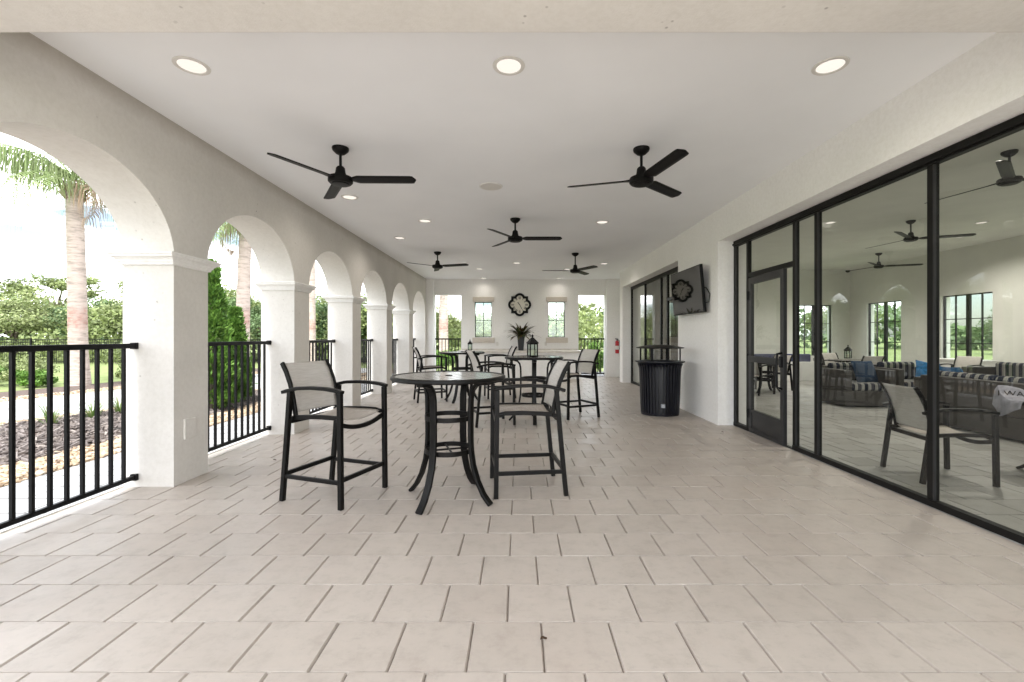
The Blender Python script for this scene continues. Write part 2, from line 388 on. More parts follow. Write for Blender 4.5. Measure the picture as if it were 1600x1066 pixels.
def bark(name, c, band=None):
    m, nt, b = newmat(name); b.inputs['Roughness'].default_value = .9; b.inputs['Specular IOR Level'].default_value = .15
    v = coords(nt, (3,3,16)); f = noise(nt, v, 1.2, 5, .65)
    cc = ramp(nt, f, [(.3, tuple(x*.55 for x in c)), (.5, c), (.75, tuple(min(1,x*1.25) for x in c))])
    if band:
        tc = nt.nodes.new('ShaderNodeTexCoord'); sp = nt.nodes.new('ShaderNodeSeparateXYZ'); nt.links.new(tc.outputs['Object'], sp.inputs[0])
        ad = nt.nodes.new('ShaderNodeMath'); ad.operation = 'MULTIPLY_ADD'; ad.inputs[1].default_value = .9; nt.links.new(noise(nt, coords(nt,(5,5,2)), 1, 4), ad.inputs[0]); nt.links.new(sp.outputs[2], ad.inputs[2])
        z0, z1 = band
        mr = nt.nodes.new('ShaderNodeMapRange'); mr.inputs[1].default_value = 0; mr.inputs[2].default_value = 6; nt.links.new(ad.outputs[0], mr.inputs[0])
        k = ramp(nt, mr.outputs[0], [(z0/6,(0,0,0)),((z0+.25)/6,(.62,.62,.62)),((z1-.3)/6,(.62,.62,.62)),(z1/6,(0,0,0))])
        k = mixc(nt, 1.0, k, ramp(nt, noise(nt, coords(nt,(7,7,14)), 1, 5, .7), [(.38,(.25,.25,.25)),(.6,(1,1,1))]), 'MULTIPLY')
        cc = mixc(nt, k, cc, (.30,.13,.10))
    nt.links.new(cc, b.inputs['Base Color']); bump(nt, b, f, .7, .03); return m
M['bark'] = bark('tree_bark', (.16,.13,.105))
M['palm_bark'] = bark('palm_bark', (.37,.31,.27), (2.0,2.7))

# ------------------------------------------------------------------ camera, world, sun
H_EYE = 1.294; FPX = 711.0
cam_d = bpy.data.cameras.new('camera'); cam = bpy.data.objects.new('camera', cam_d); col.objects.link(cam)
cam.location = (0,0,H_EYE); cam.rotation_euler = (R(90),0,0)
cam_d.sensor_width = 36; cam_d.lens = 36*FPX/1600; cam_d.shift_x = -11/1600; cam_d.shift_y = -7/1600
cam_d.clip_start = .05; cam_d.clip_end = 3000
sc.camera = cam

SUN_EL, SUN_AZ = R(61), R(183)      # azimuth clockwise from +Y; high behind the camera
w = bpy.data.worlds.new('World'); sc.world = w; w.use_nodes = True; nt = w.node_tree
bg = nt.nodes['Background']; sky = nt.nodes.new('ShaderNodeTexSky'); sky.sky_type = 'NISHITA'; sky.sun_disc = False
sky.sun_elevation = SUN_EL; sky.sun_rotation = SUN_AZ; sky.air_density = 1.0; sky.dust_density = 1.5
tc = nt.nodes.new('ShaderNodeTexCoord'); mp = nt.nodes.new('ShaderNodeMapping'); mp.inputs['Scale'].default_value = (1,1,3.6); mp.inputs['Location'].default_value = (.35,.2,.1)
nt.links.new(tc.outputs['Generated'], mp.inputs['Vector'])
cl = noise(nt, mp.outputs['Vector'], 2.6, 7, .55)
k = ramp(nt, cl, [(.45,(0,0,0)),(.57,(1,1,1))])
blue = mixc(nt, 1.0, sky.outputs['Color'], (.56,.56,.56), 'MULTIPLY')
blue = mixc(nt, .18, blue, (2.4,2.55,2.7))
shade = ramp(nt, noise(nt, mp.outputs['Vector'], 5.5, 5, .6), [(.3,(12.0,12.3,12.8)),(.65,(15,15,15))])
nt.links.new(mixc(nt, k, blue, shade), bg.inputs['Color'])
bg.inputs['Strength'].default_value = .10
sun_d = bpy.data.lights.new('sun', 'SUN'); sun = bpy.data.objects.new('sun', sun_d); col.objects.link(sun)
sun_d.energy = 1.5; sun_d.angle = R(10); sun_d.color = (1,.975,.94)
d = Vector((math.sin(SUN_AZ)*math.cos(SUN_EL), math.cos(SUN_AZ)*math.cos(SUN_EL), math.sin(SUN_EL)))
sun.rotation_euler = d.to_track_quat('Z', 'Y').to_euler()
sc.view_settings.view_transform = 'Standard'; sc.view_settings.look = 'None'; sc.view_settings.gamma = 1
sc.view_settings.exposure = 2.55
cy = sc.cycles; cy.use_denoising = True; cy.max_bounces = 14; cy.diffuse_bounces = 7; cy.glossy_bounces = 6
cy.transparent_max_bounces = 24; cy.sample_clamp_indirect = 6
try: cy.denoiser = 'OPENIMAGEDENOISE'
except Exception: pass

# ------------------------------------------------------------------ ground and paving
def sheet(name, x0, x1, y0, y1, z, m):
    o = MB().add([(x0,y0,z),(x1,y0,z),(x1,y1,z),(x0,y1,z)], [(0,1,2,3)]).build(name, m)
    return tag(o, kind='structure')
sheet('lawn', -900, 900, -900, 900, -.06, M['lawn'])
def strip(name, pts_in, pts_out, z, m, kind='structure'):
    n = len(pts_in)
    o = MB().add([(x,y,z) for x,y in pts_in]+[(x,y,z) for x,y in pts_out], [(i, i+1, n+i+1, n+i) for i in range(n-1)]).build(name, m)
    for p in o.data.polygons:
        if p.normal.z < 0: p.flip()
    return tag(o, kind=kind)
YS = [-6 + 1.0*i for i in range(26)]
fx_path0 = lambda y: -8.05 + .07*(y-6.5) if y < 6.5 else -8.05 + .36*(y-6.5) - .012*(y-6.5)**2
fx_path1 = lambda y: fx_path0(y) - 3.2 - .03*max(0, y-6)
strip('outer_paving', [(-3.40,y) for y in YS], [(-4.55,y) for y in YS], -.03, M['out_paver'])
strip('gravel_strip', [(-4.55,y) for y in YS], [(-5.2,y) for y in YS], -.026, M['gravel_bed'])
strip('mulch_ground', [(-5.2,y) for y in YS], [(min(-5.3,fx_path0(y)+.45),y) for y in YS], -.024, M['mulch_bed'])
strip('gravel_strip', [(min(-5.3,fx_path0(y)+.45),y) for y in YS], [(fx_path0(y),y) for y in YS], -.028, M['gravel_bed'])
strip('path', [(fx_path0(y),y) for y in YS], [(fx_path1(y),y) for y in YS], -.022, M['path'])
strip('gravel_strip', [(fx_path1(y),y) for y in YS], [(fx_path1(y)-.7,y) for y in YS], -.028, M['gravel_bed'])
strip('mulch_ground', [(fx_path1(y)-.7,y) for y in YS], [(fx_path1(y)-2.3,y) for y in YS], -.032, M['mulch_bed'])
sheet('bounce_deck', -9, 9, -22, -2.03, -.03, M['deck'])  # unseen pale ground added behind the camera to bounce light inward
sheet('far_paving', -5.0, 4.2, 14.96, 17.2, -.034, M['out_paver'])

def tiles(name, X0, X1, Y0, Y1, m, w=.305, h=.31, xo=.10, yo=2.065, cham=.0062, gap=.0026, z=0.0, seed=1):
    rng = random.Random(seed); V = []; F = []
    r0 = math.floor((Y0-yo)/h); r1 = math.ceil((Y1-yo)/h)
    for r in range(r0, r1):
        a, b = max(Y0, yo+r*h), min(Y1, yo+(r+1)*h)
        if b-a < .03: continue
        off = xo if (r % 2) else xo-.153
        k0 = math.floor((X0-off)/w); k1 = math.ceil((X1-off)/w)
        for k in range(k0, k1):
            c, d = max(X0, off+k*w), min(X1, off+(k+1)*w)
            if d-c < .03: continue
            n = len(V); dz = rng.uniform(-.0012, .0012); g = gap/2
            for q, p_, zz in ((g, g, z-.02), (g, g, z-.010), (g+cham, g+.0022, z+dz)):
                V += [(c+q,a+p_,zz),(d-q,a+p_,zz),(d-q,b-p_,zz),(c+q,b-p_,zz)]
            F += [(n+8,n+9,n+10,n+11)]
            for L in (0, 4):
                for e in range(4):
                    e2 = (e+1) % 4; F.append((n+L+e, n+L+e2, n+L+4+e2, n+L+4+e))
    return npmesh(name, V, F, m)
tag(tiles('patio_floor', -3.42, 3.12, -2.0, 14.69, M['tile']), kind='structure')
tag(MB().box((-3.44,-2.02,-.2), (3.125,14.99,-.012)).build('floor_slab', M['grout']), kind='structure')
tag(tiles('lounge_floor', 3.125, 11.5, -1.5, 15.8, M['room_tile'], xo=.2, seed=3), kind='structure')
tag(MB().box((3.126,-1.6,-.2), (11.8,16.1,-.013)).build('floor_slab', M['grout']), kind='structure')

# ------------------------------------------------------------------ arcade wall (left)
XI, XO, HC = -2.972, -3.411, 3.14
arc = thing('arcade_wall', 'long warm white stucco wall of arches on square pillars along the patio', 'wall', (XI,8,0))
def P(o, x, y, z): return (x-o.location.x, y-o.location.y, z-o.location.z)
mb = MB(); YW0, YW1 = 1.817, 14.72; ZT = 3.2; A_, B_, ZC = .839, .67, 1.97; SPR = 2.011
def arch_pts(y0):
    yc = y0+.835; pts = [(y0, 0), (y0, SPR)]
    n = 72
    for i in range(n+1):
        d_ = -.835 + 1.67*(.5-.5*math.cos(PI*i/n)); pts.append((yc+d_, ZC+B_*math.sqrt(max(0,1-(d_/A_)**2))))
    return pts + [(y0+1.67, SPR), (y0+1.67, 0)]
def q(mb, a, b, c, d_): mb.add([P(arc,*a),P(arc,*b),P(arc,*c),P(arc,*d_)], [(0,1,2,3)])
ops = [2.247+2.1*k for k in range(6)]
edges = [YW0] + [e for y in ops for e in (y, y+1.67)] + [YW1]
for i in range(0, len(edges), 2):
    a, b = edges[i], edges[i+1]
    for x, s in ((XI,1),(XO,-1)):
        q(mb, (x,a,0),(x,b,0),(x,b,ZT),(x,a,ZT))
for x, s in ((XO,-1),(XI,1)): pass
q(mb, (XI,YW0,0),(XO,YW0,0),(XO,YW0,ZT),(XI,YW0,ZT)); q(mb, (XI,YW1,0),(XO,YW1,0),(XO,YW1,ZT),(XI,YW1,ZT))
for y0 in ops:
    pts = arch_pts(y0); top = pts[2:-2]
    for x in (XI, XO):
        for (ya,za),(yb,zb) in zip(top[:-1], top[1:]): q(mb, (x,ya,za),(x,yb,zb),(x,yb,ZT),(x,ya,ZT))
    base = len(mb.v)
    vs = [P(arc,x,y,z) for y,z in pts for x in (XI,XO)]
    mb.add(vs, [(2*i,2*i+1,2*i+3,2*i+2) for i in range(len(pts)-1)], False)
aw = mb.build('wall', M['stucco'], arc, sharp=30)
import bmesh
bm = bmesh.new(); bm.from_mesh(aw.data); bmesh.ops.remove_doubles(bm, verts=bm.verts, dist=1e-4); bmesh.ops.recalc_face_normals(bm, faces=bm.faces)
for f in bm.faces:
    c = f.calc_center_median(); f.smooth = False
    if abs(f.normal.x) > .9 and (f.normal.x > 0) != (abs(c.x) < .01): f.normal_flip()
bm.to_mesh(aw.data); bm.free()
if aw.data.attributes.get('custom_normal'): aw.data.attributes.remove(aw.data.attributes['custom_normal'])
# capitals: moulded band round every pillar
def capital(y0, y1):
    prof = [(.0,1.905),(.022,1.912),(.024,1.928),(.034,1.934),(.04,1.950),(.058,1.966),(.078,1.974),(.082,1.992),(.092,1.996),(.092,2.011),(0,2.0115)]
    m_ = MB(); n = len(prof); ex = .65
    vs = []
    for r, z in prof:
        for sx, sy in ((-1,-1),(1,-1),(1,1),(-1,1)):
            x = (XI + r*ex) if sx > 0 else (XO - r*.75); y = (y1 + r*1.25) if sy > 0 else (y0 - r*1.1)
            vs.append(P(arc,x,y,z))
    fs = []
    for i in range(n-1):
        for k in range(4):
            k2 = (k+1) % 4; fs.append((4*i+k, 4*i+k2, 4*i+4+k2, 4*i+4+k))
    return m_.add(vs, fs).build('capital', M['stucco_trim'], arc, bevel=.003)
for i in range(0, len(edges)-2, 2): capital(edges[i], edges[i+1])
MB().box(P(arc,XI-.002,4.03,.38), P(arc,XI+.016,4.17,.56)).build('outlet_cover', M['stucco'], arc, bevel=.004)
MB().box(P(arc,-3.42,1.817,-.1), P(arc,-3.40,14.7,.012)).build('floor_edge', M['stucco_trim'], arc)

# ------------------------------------------------------------------ other walls, ceiling, beam
XW = 2.90
gw = thing('glazed_wall', 'smooth warm white stucco wall on the right holding two wide glass fronts', 'wall', (XW,7.5,0))
def holes_r(u, z): return not (z < 2.68 and (u < 6.64 or 8.30 < u < 12.74))
mb = wallgrid(MB(), 'x', XW, 3.33, [-1.7,6.64,8.30,12.74,13.1], [-.02,2.68,3.75], holes_r)
mb.v = [P(gw,*v) for v in mb.v]; mb.build('wall', M['stucco_trim'], gw, bevel=.006)
ew = thing('end_wall', 'far white stucco end wall with two narrow windows and two railed doorways', 'wall', (0,14.7,0))
WL, WR = (-1.43,-.88,1.27,2.41), (.937,1.482,1.27,2.41)
def holes_e(u, z):
    if z < 2.64 and (-2.73 < u < -1.87 or 1.92 < u < 2.78): return False
    for a,b,c,d_ in (WL, WR):
        if a < u < b and c < z < d_: return False
    return True
mb = wallgrid(MB(), 'y', 14.7, 14.95, [XI-.3,-2.73,-1.87,-1.43,-.88,.937,1.482,1.92,2.78,3.9], [-.02,1.27,2.41,2.64,3.2], holes_e)
mb.v = [P(ew,*v) for v in mb.v]; mb.build('wall', M['stucco_trim'], ew)
pm = MB(); pm.box(P(ew,XI,14.55,-.02), P(ew,-2.735,14.698,3.2)); pm.build('pilaster', M['stucco_trim'], ew, bevel=.006)
pm = MB(); pm.box(P(ew,2.80,14.55,-.02), P(ew,3.70,14.698,3.2)); pm.build('pilaster', M['stucco_trim'], ew, bevel=.006)
pm = MB(); pm.box(P(ew,3.70,13.102,-.02), P(ew,3.9,14.699,3.74)); pm.box(P(ew,3.332,12.95,-.02), P(ew,3.698,13.1,3.74)); pm.build('side_wall', M['stucco_trim'], ew)
for (a,b,c,d_) in (WL, WR):
    wf = MB()
    for s in ((a,14.78,c,a+.022,14.83,d_),(b-.022,14.78,c,b,14.83,d_),(a+.022,14.78,c,b-.022,14.83,c+.022),(a+.022,14.78,d_-.022,b-.022,14.83,d_),
              ((a+b)/2-.009,14.785,c+.022,(a+b)/2+.009,14.825,d_-.022)):
        wf.box(P(ew,*s[:3]), P(ew,*s[3:]))
    zm = (c+d_)/2 - .02
    for x0, x1 in ((a+.022,(a+b)/2-.009),((a+b)/2+.009,b-.022)): wf.box(P(ew,x0,14.786,zm-.008), P(ew,x1,14.824,zm+.008))
    fr = wf.build('window_frame', M['frame'], ew)
    MB().box(P(ew,a+.01,14.80,c+.01), P(ew,b-.01,14.806,d_-.01)).build('pane', M['glass_clear'], fr)
    MB().box(P(ew,a-.06,14.655,d_+.012), P(ew,b+.07,14.699,d_+.16)).build('lintel', M['stucco_block'], ew, bevel=.006)
    MB().box(P(ew,a-.07,14.635,c-.175), P(ew,b+.09,14.699,c-.012)).build('sill', M['stucco_block'], ew, bevel=.006)
for x in (-.70, .86): MB().box(P(ew,x-.035,14.68,1.0), P(ew,x+.035,14.699,1.12)).build('outlet_cover', M['lamp_trim'], ew, bevel=.004)

ce = thing('patio_ceiling', 'flat pale painted ceiling over the covered patio', 'ceiling', (0,8,HC))
MB().box((-3.45,-9.0,0), (2.95,6.99,.20)).build('ceiling_panel', M['ceiling'], ce)
MB().box((2.951,4.945,.0),(3.92,6.99,.20)).build('ceiling_panel', M['ceiling'], ce)
be = thing('cross_beam', 'stucco beam crossing the top of the view below the ceiling edge', 'beam', (0,2.25,2.76))
MB().box((XO-.1,-.32,.034), (XW+.5,.0,.43)).build('beam', M['stucco'], be, bevel=.008)

# ------------------------------------------------------------------ railings between pillars
def railing(name, label, length, origin, rz, group, hgt=1.235, pitch=.12, ext=0):
    t = thing(name, label, 'railing', origin, rz, group)
    MB().box((0,-.022,hgt-.042), (length,.022,hgt)).build('top_rail', M['black'], t, bevel=.004)
    MB().box((0,-.017,.07), (length,.017,.105)).build('bottom_rail', M['black'], t, bevel=.004)
    n = int(round(length/pitch)); 
    for k in range(1, n):
        x = length*k/n
        MB().box((x-.0112,-.0112,.105), (x+.0112,.0112,hgt-.042)).build('picket', M['black'], t)
    for x, s in ((0,1),(length,-1)):
        for z in (hgt-.021, .0875):
            MB().box((min(x,x+s*.03),-.027,z-.028), (max(x,x+s*.03),.027,z+.028)).build('bracket', M['black'], t, bevel=.004)
    return t
NM = ['first arch, nearest the camera', 'second arch from the camera', 'third arch from the camera', 'fourth arch from the camera', 'fifth arch from the camera', 'sixth arch, beside the end wall']
for y0, nm in zip(ops, NM):
    railing('railing', 'black metal picket railing in the ' + nm, 1.67, (-3.30,y0,0), R(90), 'railings in the arches')
railing('railing', 'short black picket railing in the left doorway of the end wall', .86, (-2.73,14.86,0), 0, 'railings in the end wall doorways', 1.235, .108)
railing('railing', 'short black picket railing in the right doorway of the end wall', .86, (1.92,14.86,0), 0, 'railings in the end wall doorways', 1.235, .108)

# ------------------------------------------------------------------ glass fronts
XF = 3.13
sf = thing('glass_storefront', 'near dark framed glass front with a glazed door onto the patio', 'glass wall', (XF,5,0))
mull = [(e-.053,e) for e in (6.638,6.27,5.21,4.827,3.493,1.5,-.5)]
for a,b in mull: MB().box(P(sf,XF,a,.052), P(sf,XF+.05,b,2.60)).build('mullion', M['frame'], sf, bevel=.003)
fm = MB(); fm.box(P(sf,XF-.004,-1.6,.002), P(sf,XF+.055,5.21,.052)); fm.box(P(sf,XF-.004,6.217,.002), P(sf,XF+.055,6.638,.052)); fm.box(P(sf,XF-.004,-1.6,2.60), P(sf,XF+.055,6.638,2.678))
fm.box(P(sf,XF-.02,-1.6,2.615), P(sf,XF-.005,6.638,2.64)); fm.box(P(sf,XF+.002,5.21,2.10), P(sf,XF+.048,6.217,2.16)); fm.box(P(sf,XF+.005,5.212,.001), P(sf,XF+.05,6.215,.012))
fm.build('frame', M['frame'], sf)
GX = XF+.022
for a,b,c,d_ in ((6.27,6.585,.05,2.60),(5.21,6.217,2.16,2.60),(4.827,5.157,.05,2.60),(3.493,4.774,.05,2.60),(1.50,3.44,.05,2.60),(-.5,1.447,.05,2.60),(-1.6,-.553,.05,2.60)):
    MB().add([P(sf,GX,a,c),P(sf,GX,b,c),P(sf,GX,b,d_),P(sf,GX,a,d_)], [(0,1,2,3)]).build('pane', M['glass'], sf)
for e in (6.585,5.157,4.774,3.44,1.447): MB().box(P(sf,XF-.003,e-.008,.055), P(sf,XF+.018,e,2.598)).build('glazing_bead', M['door_grey'], sf)
# door leaf: hinged at y=6.17, slightly ajar
dl = bpy.data.objects.new('door', None); col.objects.link(dl); dl.parent = sf; dl.location = P(sf,XF+.022,6.21,0); dl.rotation_euler = (0,0,R(-3.0)); dl.empty_display_size = .1
DW = .905
dm = MB()
dm.box((-.022,-.075,.015), (.022,0,2.09)); dm.box((-.022,-DW,.015), (.022,-DW+.075,2.09)); dm.box((-.022,-DW+.075,2.0), (.022,-.075,2.09)); dm.box((-.022,-DW+.075,.27), (.022,-.075,.31)); dm.box((-.022,-DW+.075,.015), (.022,-.075,.06))
dm.build('door_frame', M['door_grey'], dl, bevel=.003)
MB().box((-.012,-DW+.075,.06), (.012,-.075,.27)).build('kick_plate', M['door_grey'], dl)
MB().add([(0,-DW+.075,.31),(0,-.075,.31),(0,-.075,2.0),(0,-DW+.075,2.0)], [(0,1,2,3)]).build('pane', M['glass'], dl)
MB().box((-.05,-DW+.03,.955), (-.025,-.04,1.035)).build('push_bar', M['door_grey'], dl, bevel=.006)
hm = MB(); hm.tube([(-.022,-DW+.035,1.10),(-.075,-DW+.035,1.09),(-.085,-DW+.03,1.0),(-.085,-DW+.02,.70),(-.022,-DW+.03,.68)], .014, 8); hm.box((-.04,-DW+.01,.93), (-.02,-DW+.07,1.06)); hm.build('handle', M['black'], dl)
for z in (.25, 1.0, 1.85): MB().tube([(-.03,.003,z-.06),(-.03,.003,z+.06)], .011, 8).build('hinge', M['black'], dl)

s2 = thing('glass_storefront', 'far dark framed glass front darkened by backdrops added behind it, past the bin', 'glass wall', (XF,10.5,0))
m2 = [(12.685,12.738),(11.327,11.38),(10.04,10.10),(9.60,9.66),(8.302,8.36)]
for a,b in m2: MB().box(P(s2,XF,a,.052), P(s2,XF+.05,b,2.60)).build('mullion', M['frame'], s2, bevel=.003)
fm = MB(); fm.box(P(s2,XF-.004,8.302,.002), P(s2,XF+.055,12.738,.052)); fm.box(P(s2,XF-.004,8.302,2.60), P(s2,XF+.055,12.738,2.678)); fm.box(P(s2,XF+.002,8.40,2.05), P(s2,XF+.048,9.60,2.11)); fm.build('frame', M['frame'], s2)
for a,b in ((11.38,12.685),(10.10,11.327),(9.66,10.04),(8.36,9.60)):
    MB().add([P(s2,GX,a,.05),P(s2,GX,b,.05),P(s2,GX,b,2.60),P(s2,GX,a,2.60)], [(0,1,2,3)]).build('pane', M['glass'], s2)
for (ya, yb, lb) in ((8.4,10.5,'taupe full length curtain added to darken the near half of the far glass front'),(10.55,12.66,'taupe full length curtain added to darken the far half of the far glass front')):
    c = MB().grid(lambda u,v,ya=ya,yb=yb: (3.48+.035*math.sin((ya+(yb-ya)*u)*26), ya+(yb-ya)*u, .02+2.72*v), 90, 1).build('backdrop', M['backdrop'])
    tag(c, lb, 'backdrop', 'backdrops added behind the far glass front')  # wavy dark sheet added so the far glass reads dark

# ------------------------------------------------------------------ lounge shell behind the glass
rw = thing('lounge_back_wall', 'plain pale back wall of the lounge with one window, seen through the glass', 'wall', (8,15.8,0))
RW1 = (9.67,10.87,.48,2.39)
mb = wallgrid(MB(), 'y', 15.8, 16.05, [3.905,9.67,10.87,11.75], [-.02,.48,2.39,3.75], lambda u,z: not (9.67<u<10.87 and .48<z<2.39))
mb.box((3.905,14.7,-.02),(4.05,15.799,3.74)); mb.v = [P(rw,*v) for v in mb.v]; mb.build('wall', M['room_wall'], rw)
rs = thing('lounge_side_wall', 'pale side wall of the lounge with gridded windows seen through the glass, unseen ones added', 'wall', (11.5,7,0))
wins = [(13.7,15.05),(11.05,12.4),(8.4,9.75),(5.75,7.1),(3.1,4.45)]  # the nearer, unseen openings are added to let daylight in
ub = sorted([-1.7,15.798]+[e for p in wins for e in p])
mb = wallgrid(MB(), 'x', 11.5, 11.75, ub, [-.02,.48,2.39,3.75], lambda u,z: not (.48<z<2.39 and any(a<u<b for a,b in wins)))
mb.v = [P(rs,*v) for v in mb.v]; mb.build('wall', M['room_wall'], rs)
def lounge_window(par, ax, p, a, b, c=.48, d_=2.39):
    f = MB(); mid = (a+b)/2; w_ = .03
    def bx(u0,u1,z0,z1,t0=0,t1=.06):
        lo = (p+t0,u0,z0) if ax=='x' else (u0,p+t0,z0); hi = (p+t1,u1,z1) if ax=='x' else (u1,p+t1,z1)
        f.box(P(par,*lo), P(par,*hi))
    bx(a,a+w_,c,d_); bx(b-w_,b,c,d_); bx(a+w_,b-w_,c,c+w_); bx(a+w_,b-w_,d_-w_,d_); bx(mid-.045,mid+.045,c+w_,d_-w_)
    for (u0,u1) in ((a+w_,mid-.045),(mid+.045,b-w_)):
        m_ = (u0+u1)/2; bx(m_-.01,m_+.01,c+w_,d_-w_,.01,.05)
        for q_ in (1,2):
            z = c+(d_-c)*q_/3; bx(u0,m_-.01,z-.01,z+.01,.012,.048); bx(m_+.01,u1,z-.01,z+.01,.012,.048)
    fr = f.build('window_frame', M['frame'], par)
    v = [(p+.03,a,c),(p+.03,b,c),(p+.03,b,d_),(p+.03,a,d_)] if ax=='x' else [(a,p+.03,c),(b,p+.03,c),(b,p+.03,d_),(a,p+.03,d_)]
    MB().add([P(par,*x) for x in v], [(0,1,2,3)]).build('pane', M['glass_clear'], fr)
lounge_window(rw, 'y', 15.86, 9.67, 10.87)
for a,b in wins: lounge_window(rs, 'x', 11.56, a, b)
rc = thing('lounge_ceiling', 'pale lounge ceiling seen through the tinted glass', 'ceiling', (7.5,7,3.6))
MB().box((-4.15,-8.7,0), (4.24,8.79,.14)).build('ceiling_panel', M['room_wall'], rc)
rf = thing('lounge_front_wall', 'plain lounge wall closing the room beside the camera', 'wall', (7.5,-1.6,0))
MB().box((-4.15,-.1,-.02), (3.99,0,3.6)).build('wall', M['room_wall'], rf)
dc = thing('security_camera', 'small dark dome security camera in the upper lounge corner', 'camera', (11.2,15.5,3.6))
MB().lathe([(.09,0),(.09,-.05),(.075,-.055)], 20).build('housing', M['white'], dc); MB().lathe([(.074,-.055),(.06,-.10),(.03,-.125),(0.0,-.13)], 20).build('dome', M['black'], dc)

# ------------------------------------------------------------------ ceiling lights, speaker
lights = [(-2.23,3.10,'large round downlight left of the camera axis, just behind the beam'),(-.07,3.10,'round downlight on the centre line just behind the beam'),(2.12,3.10,'round downlight by the right wall just behind the beam'),
 (-2.24,6.02,'round downlight beyond the near left ceiling fan'),(-1.50,7.25,'small round downlight left of the centre ceiling fan'),(1.34,7.33,'small round downlight right of the centre ceiling fan'),
 (-2.23,8.50,'small round downlight over the left wall before the far left fan'),(-.06,11.4,'small round downlight on the centre line beyond the centre fan'),(2.15,11.5,'small round downlight near the far end of the right wall'),
 (-1.07,12.4,'tiny round downlight before the left end window'),(1.32,12.5,'tiny round downlight beyond the far right fan'),
 (-1.12,14.36,'tiny round downlight washing the wall over the left end window'),(1.26,14.36,'tiny round downlight washing the wall over the right end window')]
proto = None
for x, y, lb in lights:
    if proto is None:
        t = thing('downlight', lb, 'ceiling light', (x,y,HC), 0, 'recessed downlights in the patio ceiling')
        MB().lathe([(.082,-.003),(.088,-.009),(.108,-.007),(.110,-.001)], 36).build('trim_ring', M['lamp_trim'], t)
        MB().lathe([(.0,-.002),(.05,-.0025),(.083,-.0045)], 36).build('lens', M['lamp'], t)
        proto = t
    else:
        t = copy_tree(proto); place(t, (x,y,HC), 0, None, lb)
    ld = bpy.data.lights.new('lamp_light', 'SPOT'); ld.energy = (2 if y < 7 else 4.5) if y < 14 else 5; ld.color = (1,.93,.84); ld.spot_size = R(168 if y < 14 else 80); ld.spot_blend = 1.0; ld.shadow_soft_size = .07
    lo = bpy.data.objects.new('lamp_light', ld); col.objects.link(lo); lo.parent = t; lo.location = (0,0,-.03)
    if y > 14: lo.rotation_euler = (R(-14),0,0)
rl = [(6.3,9.2,'lounge downlight seen in the narrow pane beside the middle mullion'),(9.35,9.2,'lounge downlight seen high in the nearest pane'),(10.2,10.5,'lounge downlight low in the nearest pane, nearer the windows'),
 (5.2,5.2,'added lounge downlight above the turned sofa'),(8.6,5.2,'added lounge downlight above the sofa deep in the lounge'),(5.4,13.0,'added lounge downlight above the navy bench'),(8.8,13.4,'added lounge downlight near the back lounge window'),(5.6,1.6,'added lounge downlight nearest the front lounge wall'),(9.2,1.6,'added lounge downlight in the front corner of the lounge')]  # lamps of this row are added to brighten the lounge
for x, y, lb in rl:
    t = copy_tree(proto); place(t, (x,y,3.6), 0, None, lb); t['group'] = 'recessed downlights in the lounge ceiling'
    for ch in [c for c in col.objects if c.parent is t and c.type == 'LIGHT']: bpy.data.objects.remove(ch)
    ld = bpy.data.lights.new('lamp_light', 'SPOT'); ld.energy = 50; ld.color = (1,.95,.88); ld.spot_size = R(150); ld.spot_blend = .9; ld.shadow_soft_size = .07
    lo = bpy.data.objects.new('lamp_light', ld); col.objects.link(lo); lo.parent = t; lo.location = (0,0,-.03)
t = thing('ceiling_speaker', 'flat round speaker in the lounge ceiling, seen through the glass', 'speaker', (8.0,11.0,3.6))
MB().lathe([(.0,-.012),(.12,-.012),(.145,-.010),(.16,-.001)], 32).build('grille', M['lamp_trim'], t)
t = thing('ceiling_speaker', 'flat round white speaker grille between the two near fans', 'speaker', (-.345,5.585,HC))
MB().lathe([(.0,-.012),(.10,-.012),(.125,-.010)], 40).build('grille', M['lamp_trim'], t); MB().lathe([(.125,-.010),(.14,-.009),(.146,-.001)], 40).build('rim', M['white'], t)

# ------------------------------------------------------------------ fans
def make_fan(label, loc, a0, drop=0.0, rad=.735, group='black three blade ceiling fans'):
    t = thing('ceiling_fan', label, 'ceiling fan', loc, 0, group)
    MB().lathe([(.0,0),(.078,0),(.080,-.012),(.074,-.03),(.045,-.058),(.026,-.068),(.0,-.068)], 28).build('canopy', M['fan'], t)
    MB().tube([(0,0,-.06),(0,0,-.2-drop)], .0135, 12).build('downrod', M['fan'], t)
    z = -drop
    MB().lathe([(.0,-.185+z),(.030,-.185+z),(.042,-.20+z),(.047,-.24+z),(.062,-.285+z),(.11,-.288+z),(.116,-.30+z),(.116,-.335+z),(.10,-.352+z),(.0,-.356+z)], 32).build('motor_housing', M['fan'], t)
    MB().lathe([(.082,-.351+z),(.08,-.362+z),(.05,-.366+z),(0,-.366+z)], 28).build('bottom_cap', M['fan'], t)
    for k in range(3):
        a = R(a0+120*k); bmx = MB(); nn = 15
        def fn(u, v):
            r = .095 + (rad-.095)*u; wd = .062 if u > .12 else .036 + .026*(u/.12)
            e = max(0, (u-.93)/.07); wd *= math.sqrt(max(.02, 1-e*e*.98))
            s = (v-.5)*2*wd; pit = R(13)*(1 if u > .1 else u/.1)
            return (r*math.cos(a)-s*math.cos(pit)*math.sin(a), r*math.sin(a)+s*math.cos(pit)*math.cos(a), -.31+z - s*math.sin(pit))
        bmx.grid(fn, 24, 4)
        bmx.build('blade', M['fan'], t, solid=.007)
    return t
make_fan('black ceiling fan at the near left, in front of the arches', (-1.746,4.45,HC), 1)
make_fan('black ceiling fan at the near right, closest to the right wall', (1.20,4.464,HC), -77)
